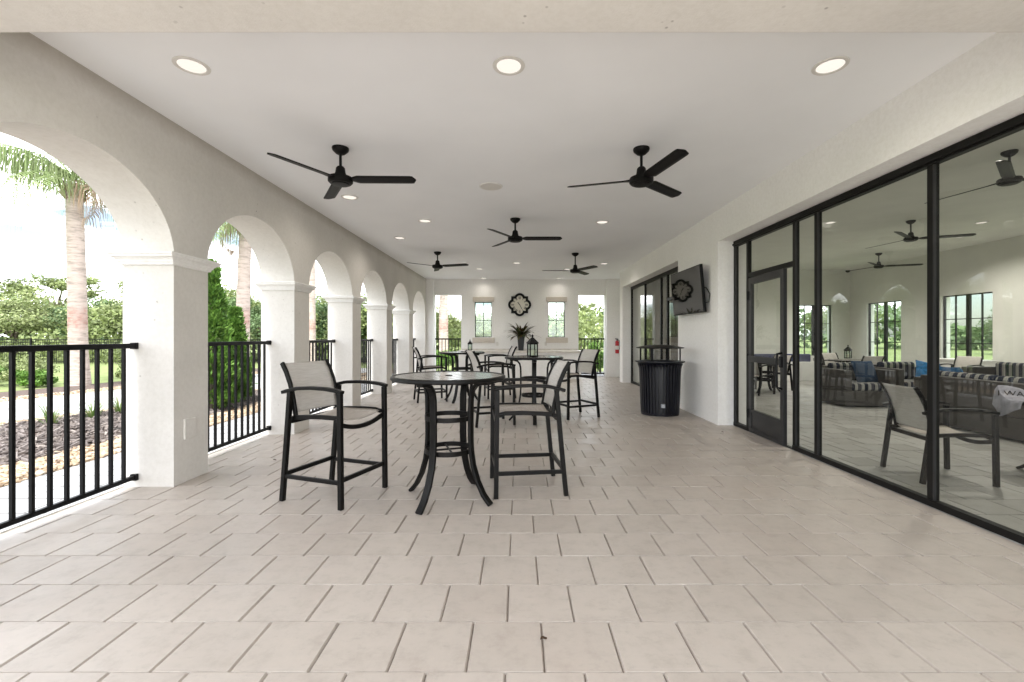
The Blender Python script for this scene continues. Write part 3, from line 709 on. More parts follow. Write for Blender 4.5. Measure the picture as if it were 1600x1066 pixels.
make_fan('black ceiling fan on the centre line between the two near fans and the far pair', (-.06,7.13,HC), 0)
make_fan('black ceiling fan at the far left, its blade reaching the arcade wall', (-1.78,9.94,HC), 342)
make_fan('black ceiling fan at the far right on a longer downrod', (1.245,10.08,HC), 60, .075)

LG = 'large fans on the lounge ceiling'
make_fan('large dark lounge fan highest behind the nearest glass pane', (6.11,5.67,3.6), 340, .05, 1.0, LG)
make_fan('large dark lounge fan crossing the thick mullion behind the glass', (7.8,9.06,3.6), 338, .05, 1.0, LG)
make_fan('large dark lounge fan deepest in the lounge near the security camera', (9.96,12.6,3.6), 341, .05, 1.0, LG)

# ------------------------------------------------------------------ sling stools and chairs
def make_seat(name, label, cat, group, seat, arm, back, foot):
    t = thing(name, label, cat, (0,0,0), 0, group); Y = (0,1,0); br = M['bronze']; W2 = .268
    for s in (-1,1):
        y = s*W2
        MB().sweep([(.278,y,0),(.268,y,arm-.02)], Y, .036, .036).build('leg', br, t, bevel=.004)
        MB().sweep([(-.292,y,0),(-.245,y,arm*.55),(-.212,y,arm-.022)], Y, .036, .036).build('leg', br, t, bevel=.004)
        MB().sweep([(-.285,y,arm-.03),(-.24,y,arm-.016),(-.14,y,arm+.006),(0,y,arm+.014),(.13,y,arm+.012),(.23,y,arm+.002),(.292,y,arm-.012)], Y, .046, .026, True).build('armrest', br, t, bevel=.005)
        yi = s*.236
        MB().sweep([(.262,yi,seat-.012),(.2,yi,seat+.002),(.05,yi,seat+.002),(-.1,yi,seat-.006),(-.2,yi,seat-.016)], Y, .022, .034).build('seat_rail', br, t, bevel=.004)
        h = back-seat
        MB().sweep([(-.185,yi,seat-.02),(-.20,yi,seat+.15*h),(-.218,yi,seat+.35*h),(-.245,yi,seat+.6*h),(-.285,yi,seat+.82*h),(-.33,yi,back)], Y, .022, .034, True).build('back_rail', br, t, bevel=.004)
        MB().box((.225,min(yi,y),seat-.026), (.275,max(yi,y),seat-.002)).build('bracket', br, t)
        MB().box((-.245,min(yi,y),seat-.03), (-.19,max(yi,y),seat-.004)).build('bracket', br, t)
    hh = back-seat
    prof = [(-.195,seat+.05*hh),(-.203,seat+.18*hh),(-.218,seat+.35*hh),(-.245,seat+.6*hh),(-.285,seat+.82*hh),(-.326,back-.006)]
    def backfn(u, v):
        k = v*(len(prof)-1); i = min(int(k), len(prof)-2); f = k-i
        x = prof[i][0]*(1-f)+prof[i+1][0]*f; z = prof[i][1]*(1-f)+prof[i+1][1]*f; yy = (u-.5)*.46
        return (x-.02*(1-(yy/.23)**2), yy, z)
    MB().grid(backfn, 10, 15).build('backrest', M['sling'], t, solid=.004)
    def seatfn(u, v):
        x = -.19+.44*v; yy = (u-.5)*.46; sag = .028*(1-(yy/.23)**2)
        fr = max(0,(v-.85)/.15)
        return (x, yy, seat+.006-.006*(1-v)-sag-.012*fr*fr)
    MB().grid(seatfn, 10, 12).build('seat', M['sling_seat'], t, solid=.004)
    cp = [(.262,-.25+.5*i/12, seat-.045-.045*(1-((i-6)/6)**2)) for i in range(13)]
    MB().sweep(cp, (1,0,0), .024, .034, True).build('crossbar', br, t, bevel=.004)
    MB().box((-.236,-.25,seat-.06), (-.212,.25,seat-.026)).build('crossbar', br, t)
    if foot:
        f = .212
        MB().box((.258,-.25,f-.017), (.282,.25,f+.017)).build('foot_bar', br, t, bevel=.004)
        MB().box((-.288,-.25,f-.017), (-.262,.25,f+.017)).build('foot_bar', br, t, bevel=.004)
        for s in (-1,1): MB().box((-.262,s*W2-.012,f-.03), (.258,s*W2+.012,f+.002)).build('foot_bar', br, t, bevel=.004)
    return t
st0 = make_seat('bar_stool', '', 'bar stool', 'sling bar stools round the high tables', .672, .885, 1.085, True)
stools = [(-1.50,3.74,-19.7,'beige sling armchair stool left of the nearest high table'),(.06,3.93,187,'beige sling armchair stool right of the nearest high table, its back to the right wall'),
 (-1.79,9.20,20,'sling armchair stool beside the far arches, left of the far left table'),(-.42,6.81,19.6,'sling armchair stool on the left side of the middle table'),
 (-.42,9.72,192,'sling armchair stool to the right of the far left table, behind the middle table'),(.90,7.42,205,'sling armchair stool on the right side of the middle table')]
for i, (x,y,a,lb) in enumerate(stools):
    o = st0 if i == 0 else copy_tree(st0); place(o, (x,y,0), R(a), None, lb)

# ------------------------------------------------------------------ high tables
def make_table(name, label, cat, group, ht, rad, nleg=4, a0=0):
    t = thing(name, label, cat, (0,0,0), 0, group)
    mb = MB(); r = rad-.022; pit = .081; n = int(r/pit)+1
    for k in range(-n-1, n+1):
        x0, x1 = k*pit+.008, (k+1)*pit-.008
        if max(abs(x0),abs(x1)) >= r and min(abs(x0),abs(x1)) >= r: continue
        x0c, x1c = max(x0,-r+.004), min(x1,r-.004)
        if x1c-x0c < .012: continue
        m_ = 5; xs = [x0c+(x1c-x0c)*i/m_ for i in range(m_+1)]
        poly = [(x,-math.sqrt(max(0,r*r-x*x))) for x in xs] + [(x,math.sqrt(max(0,r*r-x*x))) for x in reversed(xs)]
        mb.prism(poly, lambda u,v,d_: (u,v,d_), ht-.022, ht-.004)
    mb.build('tabletop', M['tabletop'], t, bevel=.002)
    mb = MB(); prof = [(rad-.024,ht-.03),(rad-.026,ht-.001),(rad-.012,ht+.001),(rad,ht-.006),(rad+.002,ht-.024),(rad-.008,ht-.034),(rad-.024,ht-.03)]
    seg = 72; vs = [(r_*math.cos(2*PI*k/seg), r_*math.sin(2*PI*k/seg), z) for r_,z in prof for k in range(seg)]
    mb.add(vs, [(i*seg+k, i*seg+(k+1)%seg, (i+1)*seg+(k+1)%seg, (i+1)*seg+k) for i in range(len(prof)-1) for k in range(seg)], True)
    mb.build('rim', M['bronze'], t)
    MB().lathe([(.0,ht+.0005),(.026,ht+.0005),(.030,ht-.003)], 24).build('umbrella_plug', M['black'], t)
    mb = MB()
    for a in (0,90): 
        mb.box((-rad+.06,-.018,ht-.045),(rad-.06,.018,ht-.0232), Matrix.Rotation(R(a+45),4,'Z')) if a == 0 else mb.box((-rad+.06,-.018,ht-.0455),(rad-.06,.018,ht-.0236), Matrix.Rotation(R(a+45),4,'Z'))
    mb.build('support_bar', M['bronze'], t)
    MB().lathe([(.0,ht-.0228),(rad-.03,ht-.0228),(rad-.03,ht-.0062),(0,ht-.0062)], 48).build('gap_shade_plate', M['black'], t)  # black plate added so the slat gaps look shaded
    k = ht/.985
    for i in range(nleg):
        a = R(a0+360*i/nleg); c, s = math.cos(a), math.sin(a)
        pr = [(.375,.935),(.31,.932),(.255,.915),(.222,.875),(.208,.81),(.205,.70),(.205,.50),(.21,.40),(.228,.29),(.268,.17),(.32,.075),(.385,.0)]
        pts = []
        for j in range(len(pr)-1):
            for f in (0,.5): pts.append((pr[j][0]*(1-f)+pr[j+1][0]*f, pr[j][1]*(1-f)+pr[j+1][1]*f))
        pts.append(pr[-1])
        MB().sweep([(r_*c,r_*s,z*k+(.004 if z < .01 else 0)) for r_,z in pts], (-s,c,0), .056, .026, True).build('leg', M['bronze'], t, bevel=.006)
    for z in (.652*k, .392*k):
        mb = MB(); prof = [(.178,-.018),(.192,-.018),(.192,.018),(.178,.018),(.178,-.018)]; seg = 48
        vs = [(r_*math.cos(2*PI*q_/seg), r_*math.sin(2*PI*q_/seg), z+zz) for r_,zz in prof for q_ in range(seg)]
        mb.add(vs, [(i*seg+q_, i*seg+(q_+1)%seg, (i+1)*seg+(q_+1)%seg, (i+1)*seg+q_) for i in range(4) for q_ in range(seg)], True); mb.build('support_ring', M['bronze'], t)
    mb = MB()
    for a in (a0+45, a0+135): mb.tube([(-.178*math.cos(R(a)),-.178*math.sin(R(a)),.392*k+(.0 if a<90 else .001)),(.178*math.cos(R(a)),.178*math.sin(R(a)),.392*k)], .008, 8)
    mb.build('crossbar', M['bronze'], t)
    return t
tb0 = make_table('high_table', '', 'table', 'round slatted high tables', .985, .452)
for i, (x,y,a,lb) in enumerate([(-.562,3.65,-26,'round dark slatted high table nearest the camera, with nothing on it'),(.232,7.02,0,'round dark slatted high table carrying the larger looking lantern'),(-1.145,9.15,-20,'round dark slatted high table farthest back, near the left arches')]):
    o = tb0 if i == 0 else copy_tree(tb0); place(o, (x,y,0), R(a), None, lb)

# ------------------------------------------------------------------ lanterns
def make_lantern(label, loc):
    t = thing('lantern', label, 'lantern', loc, R(20), 'black candle lanterns'); b = M['black']
    MB().box((-.068,-.068,0),(.068,.068,.022)).build('base', b, t, bevel=.003)
    for sx in (-1,1):
        for sy in (-1,1): MB().box((sx*.058-.007,sy*.058-.007,.022),(sx*.058+.007,sy*.058+.007,.205)).build('post', b, t)
    mb = MB()
    for s in (-1,1):
        mb.box((-.051,s*.058-.005,.188),(.051,s*.058+.005,.205)); mb.box((s*.058-.005,-.051,.188),(s*.058+.005,.051,.205))
    mb.build('top_frame', b, t)
    MB().lathe([(.106,.205),(.108,.212),(.055,.262),(.030,.285),(.026,.292),(.0,.295)], 4, phase=.5).build('roof', b, t, bevel=.002)
    MB().lathe([(.012,.29),(.010,.305),(.019,.315),(.017,.325),(.006,.335),(0,.352)], 12).build('finial', b, t)
    MB().lathe([(.0,.023),(.03,.023),(.03,.105),(.026,.108),(0,.106)], 20).build('candle', M['candle'], t)
    mb = MB()
    for s in (-1,1):
        mb.add([(-.051,s*.058,.022),(.051,s*.058,.022),(.051,s*.058,.188),(-.051,s*.058,.188)], [(0,1,2,3)]); mb.add([(s*.058,-.051,.022),(s*.058,.051,.022),(s*.058,.051,.188),(s*.058,-.051,.188)], [(0,1,2,3)])
    mb.build('glass', M['glass_clear'], t); return t
l0 = make_lantern('black pointed roof lantern with a candle on the middle high table', (.205,6.93,.985))
place(copy_tree(l0), (-1.53,14.2,.862), R(10), None, 'black lantern on the left end of the counter along the end wall')
place(copy_tree(l0), (8.35,11.55,.74), R(35), None, 'black lantern on the lounge dining table by the windows')

# ------------------------------------------------------------------ counter, plant, clock, extinguisher
ct = thing('counter', 'pale stuccoed serving counter with a stone top along the end wall', 'counter', (0,14.2,0))
MB().box((-1.84,-.40,0),(1.88,.495,.795)).build('counter_body', M['stucco_trim'], ct, bevel=.006)
MB().box((-1.87,-.46,.797),(1.915,.495,.862)).build('countertop', M['counter'], ct, bevel=.008)
MB().box((-1.85,.47,.863),(1.9,.494,.90)).build('backsplash', M['counter'], ct)
pp = thing('potted_plant', 'spiky dark green plant in a tall tapered black pot on the counter', 'plant', (.06,14.15,.862))
MB().lathe([(.0,0),(.105,0),(.112,.01),(.155,.40),(.168,.405),(.168,.435),(.15,.436),(.145,.40),(0,.39)], 4, phase=.5).build('pot', M['pot'], pp, bevel=.006)
rng = random.Random(5); mb = MB()
for i in range(80):
    az = rng.uniform(0,2*PI); el = R(rng.uniform(22,86)); L = rng.uniform(.42,.70); w0 = rng.uniform(.022,.036); seg = 6
    pts = []; p = Vector((.05*math.cos(az),.05*math.sin(az),.40)); dirv = el
    for j in range(seg+1):
        pts.append(p.copy()); p = p + Vector((math.cos(dirv)*math.cos(az),math.cos(dirv)*math.sin(az),math.sin(dirv)))*(L/seg); dirv -= R(rng.uniform(6,17))
    sd = Vector((-math.sin(az),math.cos(az),0)); vs = []
    for j, pt in enumerate(pts):
        wd = w0*math.sin(PI*(.12+.86*(1-j/seg))) if j < seg else .001
        vs += [pt-sd*wd, pt+sd*wd]
    mb.add(vs, [(2*j,2*j+1,2*j+3,2*j+2) for j in range(seg)], True)
mb.build('leaves', M['plant_leaf'], pp)

ck = thing('wall_clock', 'black quatrefoil framed clock with roman numerals on the end wall', 'clock', (.02,14.7,2.318))
def quat_shape(c, r, sq, n=200):
    """outline as the union of four circles and a square, sampled radially"""
    out = []
    for i in range(n):
        a = 2*PI*i/n+PI/n*0; dx, dy = math.cos(a), math.sin(a); best = sq/max(abs(dx),abs(dy))
        for kx, ky in ((1,0),(-1,0),(0,1),(0,-1)):
            bq = dx*kx*c+dy*ky*c; disc = bq*bq-(c*c-r*r)
            if disc >= 0: best = max(best, bq+math.sqrt(disc))
        out.append((best*dx, best*dy))
    return out
fnc = lambda u,v,d_: (u, d_, v)
MB().ring(quat_shape(.195,.177,.272), quat_shape(.195,.103,.196), fnc, -.055, -.004).build('clock_frame', M['black'], ck)
MB().prism(quat_shape(.195,.115,.21), fnc, -.028, -.006).build('dial', M['ivory'], ck)
def stroke(mb, a, b, wd, rot, rad, y=-.0305):
    a, b = Vector(a), Vector(b); d_ = (b-a).normalized(); nn = Vector((-d_.y,d_.x))*wd/2
    c, s = math.cos(rot), math.sin(rot); vs = []
    for yy in (y+.0026, y):
        for p in (a-nn, b-nn, b+nn, a+nn):
            px_, pz_ = p.x, p.y+rad; vs.append((px_*c+pz_*s, yy, -px_*s+pz_*c))
    mb.add(vs, [(0,1,2,3),(7,6,5,4),(0,4,5,1),(1,5,6,2),(2,6,7,3),(3,7,4,0)])
RN = ['XII','I','II','III','IIII','V','VI','VII','VIII','IX','X','XI']
for i, s in enumerate(RN):
    mb = MB(); big = i % 3 == 0; hh = .046 if big else .036; wd = {'I':.021,'V':.036,'X':.036}; tot = sum(wd[ch] for ch in s); x = -tot/2
    for ch in s:
        cx = x+wd[ch]/2; x += wd[ch]
        if ch == 'I': stroke(mb,(cx,-hh),(cx,hh),.012,R(30*i),.222 if big else .208)
        if ch == 'V': stroke(mb,(cx-.010,hh),(cx,-hh),.012,R(30*i),.222 if big else .208); stroke(mb,(cx+.010,hh),(cx,-hh),.006,R(30*i),.222 if big else .208,-.0312)
        if ch == 'X': stroke(mb,(cx-.010,hh),(cx+.010,-hh),.012,R(30*i),.222 if big else .208); stroke(mb,(cx+.010,hh),(cx-.010,-hh),.006,R(30*i),.222 if big else .208,-.0312)
    mb.build('numeral', M['numeral'], ck)
mb = MB(); stroke(mb,(0,-.03),(0,.15),.016,R(152),0,-.034); mb.build('minute_hand', M['numeral'], ck)
mb = MB(); stroke(mb,(0,-.03),(0,.105),.024,R(322),0,-.036); mb.build('hour_hand', M['numeral'], ck)

fx = thing('fire_extinguisher', 'red fire extinguisher hung low on the far right pilaster', 'fire extinguisher', (3.12,14.47,.76))
MB().lathe([(.0,0),(.05,0),(.058,.01),(.06,.03),(.06,.34),(.05,.38),(.025,.40),(0,.402)], 20).build('cylinder', M['red'], fx)
MB().lathe([(.0611,.12),(.0611,.24)], 20).build('label', M['white'], fx)
mb = MB(); mb.lathe([(.02,.40),(.022,.43),(.012,.45),(0,.45)], 12); mb.box((-.06,-.012,.44),(.03,.012,.455)); mb.box((-.07,-.012,.468),(.02,.012,.482)); mb.build('valve', M['black'], fx)
MB().tube([(.02,0,.43),(.07,-.01,.40),(.078,-.02,.30),(.07,-.03,.12)], .011, 8).build('hose', M['black'], fx)
MB().box((-.03,.058,.2),(.03,.079,.34)).build('wall_bracket', M['black'], fx)

# ------------------------------------------------------------------ litter bin
tr = thing('litter_bin', 'dark slatted round litter bin with a raised lid by the right wall', 'bin', (2.36,7.63,0))
MB().lathe([(.0,.012),(.292,.012),(.318,.80),(.30,.80),(.275,.05),(0,.05)], 48).build('liner', M['pot'], tr)
MB().lathe([(.290,.0),(.306,.0),(.309,.035),(.294,.035)], 48).build('base_ring', M['navy_black'], tr)
mb = MB(); ns = 38
for k in range(ns):
    a = 2*PI*k/ns; c, s = math.cos(a), math.sin(a)
    mb.sweep([(r_*c,r_*s,z) for r_,z in ((.300,.03),(.312,.30),(.322,.60),(.330,.76),(.338,.80),(.356,.84))], (-s,c,0), .032, .020)
mb.build('slatted_body', M['navy_black'], tr)
MB().lathe([(.335,.825),(.35,.845),(.385,.866),(.402,.874),(.402,.886),(.36,.890),(.30,.876),(.295,.86),(.33,.835)], 56).build('rim', M['navy_black'], tr)
for k in range(4):
    a = R(52+90*k); MB().box((.333,-.022,.885),(.345,.022,1.105), Matrix.Rotation(a,4,'Z')).build('lid_post', M['black'], tr)
MB().lathe([(.0,1.098),(.372,1.098),(.386,1.104),(.386,1.113),(.33,1.124),(.2,1.147),(.08,1.157),(0,1.158)], 56).build('lid', M['bronze'], tr)
aa = R(-98)
stv = []
for (u,z) in ((-1,.145),(1,.145),(1,.205),(-1,.205)):
    a = aa+u*.095; stv.append((.322*math.cos(a),.322*math.sin(a),z))
MB().add(stv, [(0,1,2,3)]).build('sticker', M['sticker'], tr)
tk = MB()
for (u,z,wu,wz) in ((0,.19,.5,.006),(-.45,.178,.08,.014),(0,.175,.5,.005),(.45,.166,.08,.012),(0,.158,.5,.006)):
    tk.add([(.3232*math.cos(aa+(u+du*wu)*.095),.3232*math.sin(aa+(u+du*wu)*.095),z+dz*wz/2) for du,dz in ((-1,-1),(1,-1),(1,1),(-1,1))], [(0,1,2,3)])
tk.build('sticker_mark', M['white'], tr)

# ------------------------------------------------------------------ television
tv = thing('television', 'flat black television tilted out from the right wall above the bin', 'television', (2.765,7.55,2.03))
tv.rotation_euler = (0, R(-5.0), R(.6))
tw, th_ = 1.30, .735
MB().box((-.0,-tw/2,-th_/2),(.045,tw/2,th_/2)).build('casing', M['black'], tv, bevel=.006)
MB().add([(-.003,-tw/2+.012,-th_/2+.018),(-.003,tw/2-.012,-th_/2+.018),(-.003,tw/2-.012,th_/2-.012),(-.003,-tw/2+.012,th_/2-.012)], [(0,3,2,1)]).build('screen', M['screen'], tv)
MB().box((-.006,-.03,-th_/2-.006),(.01,.03,-th_/2+.004)).build('brand_plate', M['lamp_trim'], tv)
mb = MB(); mb.box((.045,-.22,-.14),(.075,.22,.14)); mb.box((.075,-.03,-.06),(.115,.03,.06)); mb.build('mount_arm', M['black'], tv)
pm = MB(); pm.box((.117,-.36,-.20),(.142,-.18,.18)); pm.build('wall_plate', M['black'], tv)
MB().tube([(.05,-.45,.05),(.09,-.60,.0),(.11,-.66,-.1),(.10,-.62,-.22),(.07,-.5,-.22),(.06,-.4,-.1)], .007, 8).build('cable', M['black'], tv)

# ------------------------------------------------------------------ lounge furniture
ch0 = make_seat('dining_chair', '', 'chair', 'sling dining chairs in the lounge', .43, .645, .845, False)
chairs = [(3.87,4.22,-8,'beige sling armchair just inside the glass, nearest the camera'),(8.25,10.9,90,'sling armchair with its back to the patio before the lounge lantern table'),
 (8.6,12.25,-80,'sling armchair behind the lounge lantern table'),(10.0,10.3,200,'sling armchair by the lounge side windows'),
 (5.35,10.3,30,'sling armchair seen low through the door glass, left one'),(6.15,11.0,200,'sling armchair seen low through the door glass, right one'),(5.85,4.30,170,'sling armchair beyond the towel table')]
for i, (x,y,a,lb) in enumerate(chairs):
    o = ch0 if i == 0 else copy_tree(ch0); place(o, (x,y,0), R(a), None, lb)
dt0 = make_table('dining_table', 'round dark table with a printed towel on it, inside the glass at the frame edge', 'table', 'round lounge tables', .70, .48)
place(dt0, (5.02,4.10,0), R(20))
place(copy_tree(dt0), (8.4,11.55,0), R(0), None, 'round lounge table under the lantern by the windows')
place(copy_tree(dt0), (5.75,10.65,0), R(40), None, 'round lounge table between the two chairs behind the door glass')
# towel draped over the table edge
def towel_fn(u, v):
    a = R(150+62*(v-.5)); r = .12+.46*u; TX, TY = 5.02, 4.10
    z = .716+.085*math.exp(-((v-.36-.05*math.sin(6*u))/.17)**2)*min(1,.35+1.3*u)+.012*math.sin(9*u+4*v)+.006*math.sin(17*v+13*u)
    x = TX+r*math.cos(a); y = TY+r*math.sin(a)
    if r > .49:
        e = .497+(r-.475)*.18+.008*math.sin(22*v); z -= (r-.475)*1.15*(.6+.8*math.sin(PI*v)); x = TX+e*math.cos(a); y = TY+e*math.sin(a)
    return (x,y,z)
tw_ = thing('towel', 'crumpled pale towel with black lettering on the round table', 'towel', (0,0,0))
MB().grid(towel_fn, 44, 44).build('cloth', M['towel'], tw_, solid=.01)
tcu = bpy.data.curves.new('lettering', 'FONT'); tcu.body = 'I WAN'; tcu.size = .078; tcu.extrude = 0
to = bpy.data.objects.new('lettering', tcu); col.objects.link(to)
bpy.context.view_layer.update()
lm = bpy.data.meshes.new_from_object(to.evaluated_get(bpy.context.evaluated_depsgraph_get())); bpy.data.objects.remove(to)
lm.materials.clear(); lm.materials.append(M['ink'])
lo = bpy.data.objects.new('lettering', lm); col.objects.link(lo); lo.parent = tw_
from mathutils.bvhtree import BVHTree
cl_ = [o for o in col.objects if o.parent is tw_ and o.name.startswith('cloth')][0].data
bvh = BVHTree.FromPolygons([v.co[:] for v in cl_.vertices], [tuple(p.vertices) for p in cl_.polygons])
nv = Vector((-.62,-.70,.36)).normalized(); ev = Vector((.68,-.73,0)).normalized(); uv_ = nv.cross(ev).normalized(); c0 = Vector((4.665,4.274,.765))
if uv_.z < 0: uv_ = -uv_
bq = bmesh.new(); bq.from_mesh(lm); bmesh.ops.triangulate(bq, faces=bq.faces); bmesh.ops.subdivide_edges(bq, edges=bq.edges, cuts=5, use_grid_fill=True); bmesh.ops.triangulate(bq, faces=bq.faces); bq.to_mesh(lm); bq.free()
xs = [v.co.x for v in lm.vertices]; xm = (min(xs)+max(xs))/2
for v in lm.vertices:      # print lies on the folds of the cloth
    p = c0+ev*(v.co.x-xm)+uv_*(v.co.y-.03); hit = bvh.ray_cast(p+nv*.3, -nv)
    v.co = (hit[0] if hit[0] is not None else p) + nv*.011
def cushion(name, a, b, m, par=None, bev=.035):
    return MB().box(a, b).build(name, m, par, bevel=bev)
def make_sofa(name, label, cat, w_, d_, loc, rz, cush, group=None, seats=1, backh=.72):
    t = thing(name, label, cat, loc, rz, group)    # faces -Y, origin at floor centre
    x = w_/2; y = d_/2
    MB().box((-x,-y,.03),(x,y,.30)).build('base', M['wicker'], t, bevel=.012)
    for s in (-1,1): MB().box((min(s*x,s*(x-.12)),-y,.301),(max(s*x,s*(x-.12)),y-.001,.68)).build('arm', M['wicker'], t, bevel=.015)
    MB().box((-x+.121,y-.13,.301),(x-.121,y,backh)).build('back', M['wicker'], t, bevel=.015)
    sw = (w_-.25)/seats
    for k in range(seats):
        x0 = -x+.125+k*sw
        cushion('seat_cushion', (x0+.004,-y-.01,.303), (x0+sw-.004,y-.14,.44), M[cush], t)
        cushion('back_cushion', (x0+.004,y-.30,.44), (x0+sw-.004,y-.135,.785), M[cush], t, .05)
    return t
make_sofa('armchair', 'dark wicker armchair with striped cushions and a navy pillow, left one', 'armchair', .92, .85, (6.40,8.70,0), 0, 'stripe_x', 'wicker armchairs')
make_sofa('armchair', 'dark wicker armchair with striped cushions and a bright blue pillow', 'armchair', .95, .85, (7.62,9.0,0), 0, 'stripe_x', 'wicker armchairs')
make_sofa('sofa', 'dark wicker sofa turned with its back to the glass, striped cushion over its back', 'sofa', 2.1, .88, (6.50,5.95,0), R(90), 'stripe_x', 'wicker sofas', 2)
make_sofa('sofa', 'dark wicker sofa deep in the lounge facing the glass', 'sofa', 1.9, .85, (9.5,8.4,0), R(-90), 'stripe_x', 'wicker sofas', 2)
def pillow(label, loc, rot, m, s=.42):
    def fn(u, v):
        x, y = (u-.5)*2, (v-.5)*2; k = max(0,(1-x**4)*(1-y**4))**.5
        e = 1-.07*(1-abs(x)**1.5)*abs(y)-.07*(1-abs(y)**1.5)*abs(x)
        return (x*s/2*e, y*s/2*e, .075*k)
    mb = MB().grid(fn, 14, 14); mb.grid(lambda u,v: (fn(u,v)[0],fn(u,v)[1],-fn(u,v)[2]), 14, 14)
    o = mb.build('throw_pillow', m); o.location = loc; o.rotation_euler = rot
    return tag(o, label, 'pillow', 'throw pillows in the lounge')
pillow('dark navy square pillow leaning in the left wicker armchair', (6.55,8.62,.62), (R(68),0,R(8)), M['navy_cloth'], .46)
pillow('bright blue patterned pillow leaning in the right wicker armchair', (7.9,8.80,.62), (R(66),R(12),R(-18)), M['blue_cloth'], .40)
pillow('teal blue pillow showing above the back of the turned sofa', (6.40,6.72,.62), (R(72),0,R(82)), M['teal_cloth'], .5)
bn = thing('banquette', 'white based bench with a long navy back pad behind the door glass', 'bench', (7.55,13.6,0))
MB().box((-1.0,-.28,0),(1.15,.3,.55)).build('base', M['white'], bn, bevel=.01)
MB().box((-1.0,-.20,.552),(1.05,-.05,.78)).build('back_pad', M['navy'], bn, bevel=.02)
sb = thing('sign_box', 'small white box with a dark mark on the end of the navy bench', 'box', (8.66,13.42,.552))
MB().box((-.08,-.06,0),(.08,.06,.17)).build('box', M['white'], sb, bevel=.006)
mk = MB(); 
for s in ((-.03,.09,.03,.105),(-.03,.06,.03,.072),(-.03,.03,.03,.045),(-.03,.072,-.015,.09),(.015,.045,.03,.06)): mk.add([(s[0],-.0615,s[1]),(s[2],-.0615,s[1]),(s[2],-.0615,s[3]),(s[0],-.0615,s[3])], [(0,1,2,3)])
mk.build('printed_mark', M['ink'], sb)
cb = thing('cabinet', 'low white cabinet under the lounge side windows', 'cabinet', (10.9,11.2,0))
MB().box((-.3,-.6,0),(.3,.6,.70)).build('body', M['white'], cb, bevel=.01); MB().box((-.32,-.62,.702),(.32,.62,.735)).build('top', M['white'], cb)

# ------------------------------------------------------------------ vegetation
def leaf_quads(pts, nrm, size, rng, aspect=1.0, droop=0.0):
    n = len(pts); rnd = rng.normal(size=(n,3)); nrm = nrm + .9*rnd; nrm /= np.linalg.norm(nrm,axis=1)[:,None]
    t = np.cross(nrm, rng.normal(size=(n,3))); t /= np.linalg.norm(t,axis=1)[:,None]
    b = np.cross(nrm, t); sz = size*rng.uniform(.6,1.35,n)[:,None]
    t = t*sz*.5; b = b*sz*.5*aspect
    V = np.stack([pts-t*.9, pts-b*.6+t*.1, pts+t, pts+b*.6+t*.1],1).reshape(-1,3)
    F = np.arange(4*n).reshape(n,4); return V, F
def crown_points(rng, n, nclump, cz, rx, rz, clump_r, flat=.75):
    C = rng.normal(size=(nclump,3)); C /= np.linalg.norm(C,axis=1)[:,None]
    C *= (rng.uniform(.35,1.0,nclump)**.6)[:,None]; C[:,2] = np.where(C[:,2] < -.55, C[:,2]*.5, C[:,2])
    C = C*np.array([rx,rx,rz]); C[:,2] += cz
    cr = clump_r*rng.uniform(.6,1.35,nclump)
    idx = rng.integers(0,nclump,n); d_ = rng.normal(size=(n,3)); d_ /= np.linalg.norm(d_,axis=1)[:,None]
    rr = rng.uniform(0,1,n)**.45
    pts = C[idx]+d_*(rr*cr[idx])[:,None]*np.array([1,1,flat])
    return pts, d_, C
def make_tree(label, kind, h, rx, n, leaf, mat, seed, group, trunk_r=.16, nclump=44):
    rng = np.random.default_rng(seed); t = thing('tree', label, 'tree', (0,0,0), 0, group)
    rz = h*.36; cz = h-rz*1.02
    pts, nr, C = crown_points(rng, n, nclump, cz, rx, rz, rx*.30)
    V, F = leaf_quads(pts, nr+np.array([0,0,.4]), leaf, rng, 1.1); 
    mb = MB(); lean = rng.normal(size=2)*.12
    top = (lean[0]*2, lean[1]*2, cz*.85)
    mb.tube([(0,0,-.1),(lean[0]*.5,lean[1]*.5,cz*.3),(lean[0],lean[1],cz*.55),top], [trunk_r*1.25,trunk_r,trunk_r*.8,trunk_r*.5], 9)
    for c in C[:18]:
        s = rng.uniform(.45,.95); p0 = Vector((top[0]*s,top[1]*s,cz*.85*s)); p1 = Vector(c); mid = p0.lerp(p1,.5)+Vector((0,0,.15*rx))
        mb.tube([p0,mid,p1], [trunk_r*.42,trunk_r*.26,trunk_r*.08], 6, False)
    mb.build('trunk', M['bark'], t); npmesh('crown', V, F, mat, t)
    return t
T = []
T.append(make_tree('', 'oak', 7.0, 3.4, 15000, .17, M['leaf_oak'], 11, 'trees beyond the garden fence'))
T.append(make_tree('', 'pale', 5.2, 3.0, 14000, .15, M['leaf_pale'], 12, 'trees beyond the garden fence', .12))
T.append(make_tree('', 'dark', 6.0, 2.8, 14000, .16, M['leaf_dark'], 13, 'trees beyond the garden fence', .14))
T.append(make_tree('', 'open', 8.5, 3.0, 9000, .18, M['leaf_oak'], 14, 'trees beyond the garden fence', .15, 26))
for o in T: o.location = (0,0,-500)
DESC = ['broad mid green tree', 'pale yellow green spreading tree', 'dense dark green tree', 'tall open crowned tree']
